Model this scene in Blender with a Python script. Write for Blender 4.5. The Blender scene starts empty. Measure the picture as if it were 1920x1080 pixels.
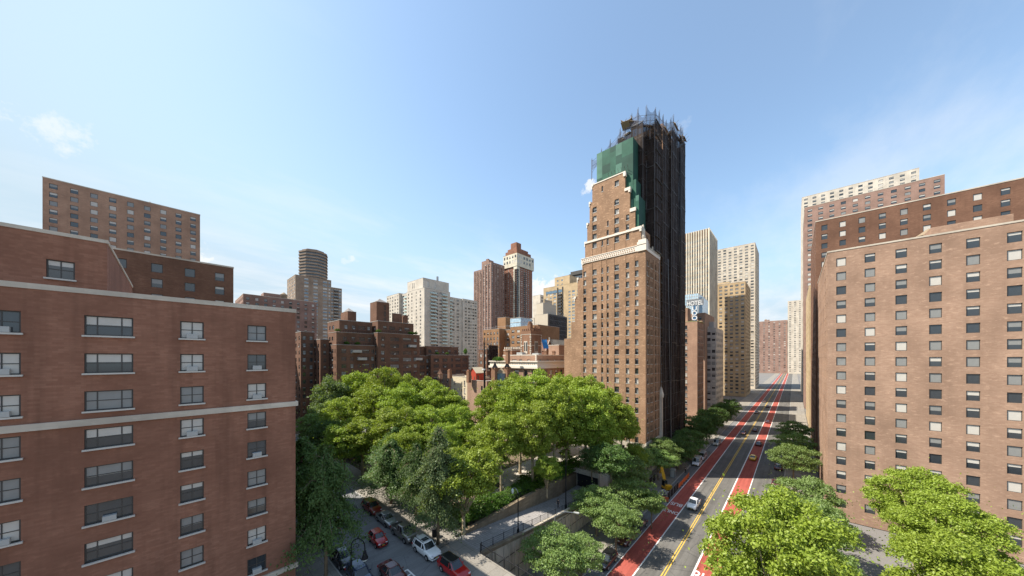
import bpy, math, random
import numpy as np
from mathutils import Vector, Matrix
random.seed(11)
sc = bpy.context.scene
COL = sc.collection
PI = math.pi
# ------------------------------------------------------------------ world frame
# +x runs up the avenue, +y runs along the side street; camera stands at (0, 0, 26)
TH = math.radians(42.35)
CC, SS, FF, HX, HY, CZ = math.cos(TH), math.sin(TH), 580.0, 960.0, 672.0, 26.0


def at_z(px, py, z):
    d = FF * (CZ - z) / (py - HY); t = (px - HX) / FF
    return d * (CC + SS * t), d * (SS - CC * t)


def at_x(px, X):
    t = (px - HX) / FF; d = X / (CC + SS * t)
    return d * (SS - CC * t), d


def at_y(px, Y):
    t = (px - HX) / FF; d = Y / (SS - CC * t)
    return d * (CC + SS * t), d


def at_d(px, d):
    t = (px - HX) / FF
    return d * (CC + SS * t), d * (SS - CC * t)


def zat(py, d):
    return CZ + (HY - py) / FF * d


def depth(x, y):
    return CC * x + SS * y


def pix(x, y, z):
    d = depth(x, y)
    if d < 1: return None
    return HX + FF * (SS * x - CC * y) / d, HY - FF * (z - CZ) / d


# ------------------------------------------------------------------ materials
def nodes(m):
    m.use_nodes = True
    nt = m.node_tree
    return nt, nt.nodes, nt.links, nt.nodes['Principled BSDF']


def mix_rgb(N, L, fac, a, b, blend='MIX'):
    n = N.new('ShaderNodeMix'); n.data_type = 'RGBA'; n.blend_type = blend
    for k, v in ((0, fac), (6, a), (7, b)):
        if hasattr(v, 'is_output'): L.new(v, n.inputs[k])
        elif k == 0: n.inputs[0].default_value = v
        else: n.inputs[k].default_value = (*v, 1) if len(v) == 3 else v
    return n.outputs[2]


def ramp(N, L, src, p0, p1, c0=(0, 0, 0), c1=(1, 1, 1)):
    r = N.new('ShaderNodeValToRGB'); L.new(src, r.inputs[0])
    r.color_ramp.elements[0].position = p0; r.color_ramp.elements[1].position = p1
    r.color_ramp.elements[0].color = (*c0, 1); r.color_ramp.elements[1].color = (*c1, 1)
    return r.outputs[0]


def noise(N, L, vec, scale, detail=4, rough=.55, sc3=None):
    if sc3:
        mp = N.new('ShaderNodeMapping'); mp.inputs['Scale'].default_value = sc3
        L.new(vec, mp.inputs['Vector']); vec = mp.outputs[0]
    n = N.new('ShaderNodeTexNoise'); L.new(vec, n.inputs['Vector'])
    n.inputs['Scale'].default_value = scale; n.inputs['Detail'].default_value = detail
    n.inputs['Roughness'].default_value = rough
    return n.outputs['Fac']


def plain(name, col, rough=.6, metal=0., spec=.4, coat=0., var=.12, scale=3.):
    m = bpy.data.materials.new(name); nt, N, L, b = nodes(m)
    tc = N.new('ShaderNodeTexCoord')
    f = noise(N, L, tc.outputs['Object'], scale)
    c = mix_rgb(N, L, f, tuple(x * (1 - var) for x in col), tuple(min(1, x * (1 + var)) for x in col))
    L.new(c, b.inputs['Base Color'])
    b.inputs['Roughness'].default_value = rough; b.inputs['Metallic'].default_value = metal
    b.inputs['Specular IOR Level'].default_value = spec
    if coat: b.inputs['Coat Weight'].default_value = coat
    return m


def masonry(name, c1, c2, mortar=None, bw=.5, bh=.16, streak=.25, speck=.35):
    """brick walls: courses, single odd bricks, cloudy patches and vertical water streaks"""
    m = bpy.data.materials.new(name); nt, N, L, b = nodes(m)
    tc = N.new('ShaderNodeTexCoord'); obj = tc.outputs['Object']
    sep = N.new('ShaderNodeSeparateXYZ'); L.new(obj, sep.inputs[0])
    ad = N.new('ShaderNodeMath'); L.new(sep.outputs[0], ad.inputs[0]); L.new(sep.outputs[1], ad.inputs[1])
    cb = N.new('ShaderNodeCombineXYZ'); L.new(ad.outputs[0], cb.inputs[0]); L.new(sep.outputs[2], cb.inputs[1])
    br = N.new('ShaderNodeTexBrick'); L.new(cb.outputs[0], br.inputs['Vector'])
    br.inputs['Scale'].default_value = 1.0
    br.inputs['Brick Width'].default_value = bw; br.inputs['Row Height'].default_value = bh
    br.inputs['Mortar Size'].default_value = .012
    mo = mortar or tuple((a + d) / 2 * .9 for a, d in zip(c1, c2))
    br.inputs['Color1'].default_value = (*c1, 1); br.inputs['Color2'].default_value = (*c2, 1)
    br.inputs['Mortar'].default_value = (*mo, 1); br.inputs['Bias'].default_value = -.1
    f1 = noise(N, L, obj, .16, 5, .6)
    col = mix_rgb(N, L, ramp(N, L, f1, .35, .7), br.outputs['Color'], tuple(x * .72 for x in c1))
    f2 = noise(N, L, obj, 1.0, 3, .7, (1.1, 1.1, 2.6))
    col = mix_rgb(N, L, ramp(N, L, f2, .56, .74, (0, 0, 0), (speck,) * 3), col, tuple(min(1, x * 1.55) for x in c2))
    f3 = noise(N, L, obj, .9, 3, .6, (1, 1, .07))
    col = mix_rgb(N, L, ramp(N, L, f3, .5, .8, (0, 0, 0), (streak,) * 3), col, tuple(x * .45 for x in c1))
    L.new(col, b.inputs['Base Color'])
    b.inputs['Roughness'].default_value = .88; b.inputs['Specular IOR Level'].default_value = .25
    return m


def ground_mat(name, c1, c2, s1=.35, s2=6., crack=0., joint=None, rough=.9, patch=None, wear=0., chip=0.):
    m = bpy.data.materials.new(name); nt, N, L, b = nodes(m)
    tc = N.new('ShaderNodeTexCoord'); obj = tc.outputs['Object']
    col = mix_rgb(N, L, ramp(N, L, noise(N, L, obj, s1, 6, .65), .3, .7), c1, c2)
    fine = noise(N, L, obj, s2, 4, .7)
    col = mix_rgb(N, L, ramp(N, L, fine, .35, .75, (0, 0, 0), (.45,) * 3), col, tuple(x * 1.5 for x in c2))
    if wear:   # tyre tracks and oil along the driving direction
        wn = noise(N, L, obj, 1.0, 5, .65, (.03, 1.1, 1)); col = mix_rgb(N, L, ramp(N, L, wn, .42, .66, (0, 0, 0), (wear,) * 3), col, tuple(x * .42 for x in c1))
        wn = noise(N, L, obj, 1.0, 4, .6, (.12, .35, 1)); col = mix_rgb(N, L, ramp(N, L, wn, .5, .7, (0, 0, 0), (wear * .8,) * 3), col, tuple(min(1, x * 1.25 + .02) for x in c2))
    if chip:   # paint worn through to the asphalt
        cn = noise(N, L, obj, 5.0, 6, .75); col = mix_rgb(N, L, ramp(N, L, cn, .5, .62, (0, 0, 0), (chip,) * 3), col, (.10, .097, .09))
    if patch:
        v = N.new('ShaderNodeTexVoronoi'); L.new(obj, v.inputs['Vector']); v.inputs['Scale'].default_value = .5
        col = mix_rgb(N, L, ramp(N, L, v.outputs['Distance'], .05, .13, (patch,) * 3, (0, 0, 0)), col, tuple(x * .45 for x in c1))
    if joint:
        br = N.new('ShaderNodeTexBrick'); L.new(obj, br.inputs['Vector']); br.offset = 0.0
        br.inputs['Scale'].default_value = 1; br.inputs['Brick Width'].default_value = joint
        br.inputs['Row Height'].default_value = joint; br.inputs['Mortar Size'].default_value = .022
        br.inputs['Color1'].default_value = (.86, .86, .86, 1); br.inputs['Color2'].default_value = (1, 1, 1, 1)
        br.inputs['Mortar'].default_value = (.5, .48, .45, 1)
        col = mix_rgb(N, L, 1.0, col, br.outputs['Color'], 'MULTIPLY')
    if crack:
        v = N.new('ShaderNodeTexVoronoi'); v.feature = 'DISTANCE_TO_EDGE'; L.new(obj, v.inputs['Vector'])
        v.inputs['Scale'].default_value = .22
        col = mix_rgb(N, L, ramp(N, L, v.outputs['Distance'], .0, .012, (crack,) * 3, (0, 0, 0)), col, (.02, .02, .02))
    L.new(col, b.inputs['Base Color'])
    b.inputs['Roughness'].default_value = rough; b.inputs['Specular IOR Level'].default_value = .3
    bp = N.new('ShaderNodeBump'); bp.inputs['Strength'].default_value = .25; bp.inputs['Distance'].default_value = .02
    L.new(fine, bp.inputs['Height']); L.new(bp.outputs[0], b.inputs['Normal'])
    return m


def glass_mat(name, col=(.03, .036, .042), rough=.08):
    m = bpy.data.materials.new(name); nt, N, L, b = nodes(m)
    oi = N.new('ShaderNodeObjectInfo'); tc = N.new('ShaderNodeTexCoord')
    f = noise(N, L, tc.outputs['Object'], .9, 2)
    c = mix_rgb(N, L, f, tuple(x * .5 for x in col), tuple(x * 1.7 for x in col))
    L.new(c, b.inputs['Base Color']); b.inputs['Roughness'].default_value = rough
    b.inputs['Specular IOR Level'].default_value = .9
    bp = N.new('ShaderNodeBump'); bp.inputs['Strength'].default_value = .08
    L.new(noise(N, L, tc.outputs['Object'], .8, 2), bp.inputs['Height']); L.new(bp.outputs[0], b.inputs['Normal'])
    return m


def leaf_mat(name, c1, c2, c3, trans=.35, vary=.25):
    """leaf hue differs from clump to clump and from tree to tree"""
    m = bpy.data.materials.new(name); m.use_nodes = True
    nt = m.node_tree; N, L = nt.nodes, nt.links
    N.remove(N['Principled BSDF'])
    out = N['Material Output']
    tc = N.new('ShaderNodeTexCoord'); oi = N.new('ShaderNodeObjectInfo')
    f = noise(N, L, tc.outputs['Object'], 1.3, 3, .6)
    col = mix_rgb(N, L, ramp(N, L, f, .3, .7), c1, c2)
    f2 = noise(N, L, tc.outputs['Object'], 7., 2, .6)
    col = mix_rgb(N, L, ramp(N, L, f2, .5, .85), col, c3)
    hs = N.new('ShaderNodeHueSaturation'); L.new(col, hs.inputs['Color'])
    mr = N.new('ShaderNodeMapRange'); L.new(oi.outputs['Random'], mr.inputs[0])
    mr.inputs[3].default_value = 1 - vary; mr.inputs[4].default_value = 1 + vary
    L.new(mr.outputs[0], hs.inputs['Value'])
    mh = N.new('ShaderNodeMapRange'); L.new(oi.outputs['Random'], mh.inputs[0])
    mh.inputs[3].default_value = .495; mh.inputs[4].default_value = .506
    L.new(mh.outputs[0], hs.inputs['Hue'])
    d = N.new('ShaderNodeBsdfPrincipled'); L.new(hs.outputs[0], d.inputs['Base Color'])
    d.inputs['Roughness'].default_value = .5; d.inputs['Specular IOR Level'].default_value = .3
    t = N.new('ShaderNodeBsdfTranslucent')
    tcol = mix_rgb(N, L, 1.0, hs.outputs[0], (1.35, 1.35, .55), 'MULTIPLY'); L.new(tcol, t.inputs['Color'])
    mx = N.new('ShaderNodeMixShader'); mx.inputs[0].default_value = trans
    L.new(d.outputs[0], mx.inputs[1]); L.new(t.outputs[0], mx.inputs[2]); L.new(mx.outputs[0], out.inputs['Surface'])
    return m


def net_mat(name, c1, c2, alpha, stripe=0., rough=.8, fine=(5, 5, .25)):
    """woven debris netting: part of the light passes between the threads"""
    m = bpy.data.materials.new(name); nt, N, L, b = nodes(m)
    tc = N.new('ShaderNodeTexCoord')
    f = noise(N, L, tc.outputs['Object'], 1.0, 4, .65, fine)
    f2 = noise(N, L, tc.outputs['Object'], .22, 3, .6)
    col = mix_rgb(N, L, ramp(N, L, f, .35, .7), c1, c2)
    col = mix_rgb(N, L, ramp(N, L, f2, .35, .7, (0, 0, 0), (.6,) * 3), col, tuple(x * .55 for x in c1))
    L.new(col, b.inputs['Base Color']); b.inputs['Roughness'].default_value = rough
    b.inputs['Specular IOR Level'].default_value = .12
    if alpha < 1:
        a = ramp(N, L, f, .25, .75, (alpha - .12,) * 3, (min(1, alpha + .12),) * 3)
        L.new(a, b.inputs['Alpha'])
    return m


def concrete_stained(name, c):
    m = bpy.data.materials.new(name); nt, N, L, b = nodes(m)
    tc = N.new('ShaderNodeTexCoord'); obj = tc.outputs['Object']
    col = mix_rgb(N, L, ramp(N, L, noise(N, L, obj, .5, 5, .65), .3, .7), tuple(x * .8 for x in c), tuple(x * 1.15 for x in c))
    st = noise(N, L, obj, 1.6, 4, .6, (1, 1, .06))
    col = mix_rgb(N, L, ramp(N, L, st, .46, .72, (0, 0, 0), (.75,) * 3), col, (c[0] * .3, c[1] * .3, c[2] * .26))
    gr = noise(N, L, obj, .7, 3, .6, (1, 1, .1))
    col = mix_rgb(N, L, ramp(N, L, gr, .6, .75, (0, 0, 0), (.4,) * 3), col, (.09, .08, .02))
    L.new(col, b.inputs['Base Color']); b.inputs['Roughness'].default_value = .9
    return m


M = {}
M['brick_tower'] = masonry('brick_tower', (.30, .178, .106), (.41, .255, .158), speck=.8)
M['brick_dark'] = masonry('brick_dark', (.168, .087, .056), (.225, .122, .079), speck=.3, streak=.35)
M['brick_red'] = masonry('brick_red', (.27, .125, .08), (.35, .175, .115), speck=.18, streak=.6)
M['brick_orange'] = masonry('brick_orange', (.30, .165, .083), (.365, .205, .11), speck=.3)
M['brick_tan'] = masonry('brick_tan', (.34, .215, .15), (.42, .28, .20), speck=.4)
M['brick_pink'] = masonry('brick_pink', (.37, .225, .155), (.46, .295, .205), speck=.3)
M['brick_pale'] = masonry('brick_pale', (.60, .54, .455), (.66, .60, .51), speck=.1, streak=.25)
M['brick_beige'] = masonry('brick_beige', (.50, .37, .22), (.56, .43, .27), speck=.15, streak=.12)
M['brick_taupe'] = masonry('brick_taupe', (.30, .225, .17), (.36, .28, .21), speck=.2)
M['brick_mauve'] = masonry('brick_mauve', (.30, .19, .15), (.36, .235, .19), speck=.2)
M['brick_brown'] = masonry('brick_brown', (.245, .130, .078), (.315, .175, .108), speck=.3)
M['stone'] = masonry('limestone', (.56, .49, .40), (.64, .57, .47), bw=1.2, bh=.6, speck=.15, streak=.3)
M['cream'] = masonry('cream_stone', (.66, .60, .47), (.72, .66, .53), bw=1.5, bh=.8, speck=.1, streak=.15)
M['terracotta'] = plain('terracotta_cream', (.70, .62, .52), .7, var=.1, scale=1.5)
M['concrete'] = plain('grey_concrete', (.45, .42, .38), .85, var=.2, scale=.6)
M['render_tan'] = plain('tan_render', (.52, .45, .35), .85, var=.08, scale=.3)
M['render_cream'] = plain('cream_render', (.62, .53, .37), .85, var=.12, scale=.5)
M['retain'] = concrete_stained('stained_concrete', (.50, .43, .335))
M['fieldstone'] = masonry('fieldstone', (.20, .15, .10), (.28, .22, .15), bw=.7, bh=.3, speck=.4, streak=.5)
M['roofing'] = plain('roof_gravel', (.22, .20, .19), .95, var=.3, scale=.8)
M['glass'] = glass_mat('window_glass')
M['glass_blue'] = glass_mat('blue_glass', (.10, .16, .22), .1)
M['glass_sky'] = glass_mat('pale_blue_glass', (.34, .47, .56), .12)
M['glass_car'] = glass_mat('car_glass', (.02, .025, .028), .04)
M['glass_aqua'] = plain('aqua_balcony_glass', (.44, .58, .56), .25, spec=.8, var=.1)
M['frame'] = plain('dark_window_frame', (.06, .055, .05), .5)
M['frame_pale'] = plain('pale_window_frame', (.55, .52, .47), .5)
M['blind'] = plain('window_blind', (.50, .47, .42), .4, spec=.6, var=.2, scale=.7)
M['blind_grey'] = plain('window_curtain', (.22, .22, .21), .35, spec=.7, var=.3, scale=.9)
M['ac'] = plain('air_conditioner', (.40, .40, .38), .5)
M['iron'] = plain('black_iron', (.016, .016, .018), .75, spec=.15)
M['steel'] = plain('grey_steel', (.30, .31, .32), .4, .6)
M['pole_steel'] = plain('scaffold_steel', (.16, .15, .15), .5, .4)
M['plank'] = plain('scaffold_plank', (.24, .18, .115), .85, var=.3)
M['net_dark'] = net_mat('black_debris_net', (.018, .013, .012), (.056, .042, .037), .9)
M['net_blue'] = net_mat('blue_grey_debris_net', (.10, .115, .17), (.20, .22, .29), .5)
M['net_green'] = net_mat('green_sheeting', (.030, .105, .072), (.042, .135, .092), 1, fine=(.35, .35, .3), rough=.6)
M['net_green_pale'] = net_mat('faded_green_sheeting', (.075, .18, .135), (.10, .22, .165), 1, fine=(.35, .35, .3), rough=.6)
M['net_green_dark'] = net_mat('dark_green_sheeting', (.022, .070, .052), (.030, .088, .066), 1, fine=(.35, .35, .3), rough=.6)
M['asphalt'] = ground_mat('asphalt', (.135, .137, .14), (.18, .18, .18), crack=.35, patch=.3, wear=.3)
M['asphalt_pale'] = ground_mat('worn_asphalt', (.098, .092, .084), (.135, .127, .115), crack=.5, patch=.4, wear=.45)
M['buslane'] = ground_mat('red_lane_paint', (.27, .058, .043), (.34, .080, .058), s1=.5, s2=4, wear=.45, patch=.25)
M['paint'] = ground_mat('white_road_paint', (.60, .59, .56), (.70, .69, .66), s1=1.5, s2=9, chip=.6)
M['yellow'] = ground_mat('yellow_road_paint', (.58, .35, .04), (.66, .42, .06), s1=1.5, s2=9, chip=.6)
M['walk'] = ground_mat('concrete_pavement', (.19, .172, .148), (.26, .238, .205), joint=1.6, patch=.25)
M['kerb'] = ground_mat('granite_kerb', (.30, .29, .27), (.38, .37, .34))
M['rampstone'] = ground_mat('grey_block_paving', (.24, .225, .215), (.33, .31, .295), joint=.45)
M['soil'] = ground_mat('bare_soil', (.10, .075, .05), (.16, .12, .08), s1=.6)
M['plaza'] = ground_mat('pale_plaza_paving', (.36, .32, .27), (.46, .42, .36), joint=.9)
M['ground'] = ground_mat('city_ground', (.12, .115, .11), (.18, .17, .16), s1=.05)
M['bark'] = ground_mat('tree_bark', (.12, .085, .055), (.21, .155, .10), s1=1.2, s2=5)
M['bark_pale'] = ground_mat('plane_tree_bark', (.20, .155, .10), (.36, .29, .19), s1=1.4, s2=4)
M['plane_leaf'] = leaf_mat('plane_tree_leaves', (.18, .255, .024), (.26, .335, .042), (.42, .47, .13), .3, .12)
M['locust_leaf'] = leaf_mat('locust_leaves', (.135, .215, .055), (.20, .285, .085), (.31, .37, .16), .33, .2)
M['ginkgo_leaf'] = leaf_mat('blue_green_leaves', (.105, .16, .060), (.155, .215, .085), (.23, .29, .13), .38)
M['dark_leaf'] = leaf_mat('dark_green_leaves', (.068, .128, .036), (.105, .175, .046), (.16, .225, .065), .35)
M['shrub_leaf'] = leaf_mat('shrub_leaves', (.050, .12, .012), (.085, .17, .018), (.14, .22, .04))
M['tyre'] = plain('tyre_rubber', (.012, .012, .013), .8)
M['rim'] = plain('wheel_alloy', (.35, .35, .36), .3, .8)
M['lamp'] = plain('headlamp_lens', (.75, .76, .78), .1, spec=.9)
M['amber'] = plain('amber_lens', (.8, .25, .02), .3)
M['taillamp'] = plain('red_lens', (.35, .01, .01), .25)
M['plate'] = plain('number_plate', (.62, .42, .06), .5)
M['trim'] = plain('black_plastic', (.02, .02, .021), .55)
M['orange'] = plain('orange_plastic', (.72, .14, .03), .55)
M['yellow_machine'] = plain('yellow_machine_paint', (.72, .36, .02), .4, coat=.3)
M['white_paint'] = plain('white_paint', (.78, .78, .76), .5)
M['red_paint'] = plain('red_cladding', (.42, .055, .028), .7, var=.15)
M['sign_blue'] = plain('blue_sign_panel', (.05, .13, .24), .4)
M['tarp'] = plain('blue_tarpaulin', (.03, .26, .62), .5, var=.25)
M['copper'] = plain('verdigris_copper', (.44, .42, .20), .7, var=.2)
M['skin'] = plain('skin', (.42, .26, .18), .6)
M['cloth'] = plain('dark_cloth', (.02, .021, .026), .9)
M['glass_lamp'] = plain('milky_lamp_glass', (.55, .60, .58), .2, spec=.7)


def paint(name, col, metal=0.):
    m = plain('car_paint_' + name, col, .28, metal, .5, coat=.8, var=.05)
    m.node_tree.nodes['Principled BSDF'].inputs['Coat Roughness'].default_value = .06
    return m


# ------------------------------------------------------------------ mesh helpers
class MB:
    def __init__(s): s.v, s.f, s.m = [], [], []

    def face(s, pts, mi=0):
        i = len(s.v); s.v.extend(tuple(p) for p in pts); s.f.append(tuple(range(i, i + len(pts)))); s.m.append(mi)

    def box(s, x0, x1, y0, y1, z0, z1, mi=0, bottom=True):
        i = len(s.v)
        s.v += [(x0, y0, z0), (x1, y0, z0), (x1, y1, z0), (x0, y1, z0), (x0, y0, z1), (x1, y0, z1), (x1, y1, z1), (x0, y1, z1)]
        fs = [(0, 1, 5, 4), (1, 2, 6, 5), (2, 3, 7, 6), (3, 0, 4, 7), (4, 5, 6, 7)] + ([(3, 2, 1, 0)] if bottom else [])
        for q in fs: s.f.append(tuple(i + k for k in q)); s.m.append(mi)

    def prism(s, poly, z0, z1, mi=0):
        n = len(poly)
        z0 = z0 if callable(z0) else (lambda x, y, z=z0: z)
        z1 = z1 if callable(z1) else (lambda x, y, z=z1: z)
        b = [(x, y, z0(x, y)) for x, y in poly]; t = [(x, y, z1(x, y)) for x, y in poly]
        s.face(t, mi); s.face(b[::-1], mi)
        for k in range(n):
            j = (k + 1) % n; s.face([b[k], b[j], t[j], t[k]], mi)

    def sheet(s, poly, z, mi=0): s.face([(x, y, z) for x, y in poly], mi)

    def tube(s, pts, rs, n=8, mi=0, cap=True):
        if not hasattr(rs, '__len__'): rs = [rs] * len(pts)
        P = [Vector(p) for p in pts]; base = len(s.v); up = None
        for k, p in enumerate(P):
            t = (P[min(k + 1, len(P) - 1)] - P[max(k - 1, 0)]).normalized()
            if up is None: up = Vector((1, 0, 0)) if abs(t.x) < .9 else Vector((0, 1, 0))
            a = t.cross(up).normalized(); b = t.cross(a).normalized(); up = a.cross(t)
            for j in range(n):
                w = 2 * PI * j / n
                s.v.append(tuple(p + (a * math.cos(w) + b * math.sin(w)) * rs[k]))
        for k in range(len(P) - 1):
            for j in range(n):
                j2 = (j + 1) % n
                s.f.append((base + k * n + j, base + k * n + j2, base + (k + 1) * n + j2, base + (k + 1) * n + j)); s.m.append(mi)
        if cap:
            s.f.append(tuple(base + j for j in range(n))[::-1]); s.m.append(mi)
            s.f.append(tuple(base + (len(P) - 1) * n + j for j in range(n))); s.m.append(mi)

    def lathe(s, prof, n=12, cx=0, cy=0, mi=0):
        base = len(s.v)
        for r, z in prof:
            for j in range(n):
                w = 2 * PI * j / n; s.v.append((cx + r * math.cos(w), cy + r * math.sin(w), z))
        for k in range(len(prof) - 1):
            for j in range(n):
                j2 = (j + 1) % n
                s.f.append((base + k * n + j, base + k * n + j2, base + (k + 1) * n + j2, base + (k + 1) * n + j)); s.m.append(mi)

    def add(s, v, f, m, mat=None):
        i = len(s.v)
        s.v += [tuple(mat @ Vector(p)) for p in v] if mat is not None else list(v)
        s.f += [tuple(i + k for k in q) for q in f]; s.m += m

    def mesh(s, name, mats, off=(0, 0, 0), smooth=False):
        me = bpy.data.meshes.new(name)
        ox, oy, oz = off
        me.from_pydata([(a - ox, b - oy, c - oz) for a, b, c in s.v], [], s.f)
        for m in mats: me.materials.append(M[m] if isinstance(m, str) else m)
        me.polygons.foreach_set('material_index', s.m)
        if smooth: me.polygons.foreach_set('use_smooth', [True] * len(s.f))
        me.update()
        return me

    def build(s, name, mats, parent=None, off=(0, 0, 0), smooth=False):
        o = bpy.data.objects.new(name, s.mesh(name, mats, off, smooth)); COL.objects.link(o)
        if parent: o.parent = parent
        return o


def tag(o, label=None, cat=None, group=None, kind=None):
    if label: o['label'] = label
    if cat: o['category'] = cat
    if group: o['group'] = group
    if kind: o['kind'] = kind
    return o


def thing(name, label, cat, loc=(0, 0, 0), group=None, rz=0):
    o = bpy.data.objects.new(name, None); COL.objects.link(o); o.location = loc; o.rotation_euler = (0, 0, rz)
    o.empty_display_size = .3
    return tag(o, label, cat, group)


def link(name, me, parent=None, loc=(0, 0, 0), rz=0):
    o = bpy.data.objects.new(name, me); COL.objects.link(o); o.location = loc; o.rotation_euler = (0, 0, rz)
    if parent: o.parent = parent
    return o


def copy_tree(o, parent=None):
    c = o.copy(); COL.objects.link(c)
    if parent: c.parent = parent
    for ch in list(o.children): copy_tree(ch, c)
    return c


def struct(name, mb, mats, smooth=False):
    return tag(mb.build(name, mats, smooth=smooth), kind='structure')


# ------------------------------------------------------------------ windows and buildings
WCACHE = {}


def win_geo(w, h, style, var):
    """one window: frame ring, meeting rail, glass, blind drawn to some height. local x along wall, y into wall, z up from sill"""
    b = MB(); f = min(.09, w * .09)
    b.box(-w / 2, -w / 2 + f, -.03, .04, 0, h, 0); b.box(w / 2 - f, w / 2, -.03, .04, 0, h, 0)
    b.box(-w / 2 + f, w / 2 - f, -.03, .04, 0, f, 0); b.box(-w / 2 + f, w / 2 - f, -.03, .04, h - f, h, 0)
    drop = (0, .3, .55, .97, .97, .45)[var % 6]
    mi = 2 if var % 2 else 3
    zb = h - drop * h
    if style == 'plain':
        b.face([(-w / 2, .0, 0), (w / 2, .0, 0), (w / 2, .0, h), (-w / 2, .0, h)], 1)
        if drop: b.face([(-w / 2 + f, -.004, max(f, zb)), (w / 2 - f, -.004, max(f, zb)), (w / 2 - f, -.004, h - f), (-w / 2 + f, -.004, h - f)], mi)
        return b
    b.box(-w / 2 + f, w / 2 - f, -.025, .02, h * .5 - .03, h * .5 + .03, 0)
    if w > 1.3:
        for k in ((0.,) if w < 2.2 else (-.25 * w, .25 * w)):
            b.box(k - .035, k + .035, -.022, .02, f, h - f, 0)
    b.face([(-w / 2, .01, 0), (w / 2, .01, 0), (w / 2, .01, h), (-w / 2, .01, h)], 1)
    if drop:
        b.face([(-w / 2 + f, .004, max(f, zb)), (w / 2 - f, .004, max(f, zb)), (w / 2 - f, .004, h - f), (-w / 2 + f, .004, h - f)], mi)
    if style == 'dh': b.box(-w / 2 - .1, w / 2 + .1, -.36, -.035, -.13, .0, 2)
    if style in ('ac', 'dh') and w > 1 and var % 3 == 0 and h < 1.64:
        b.box(-.35, .35, -.35, .0, .02, .42, 4)
    return b


def win_mesh(w, h, style, var, mats):
    k = (round(w, 2), round(h, 2), style, var, mats)
    if k not in WCACHE: WCACHE[k] = (win_geo(w, h, style, var), None)
    g, me = WCACHE[k]
    if me is None:
        me = g.mesh('window', mats); WCACHE[k] = (g, me)
    return WCACHE[k]


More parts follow.
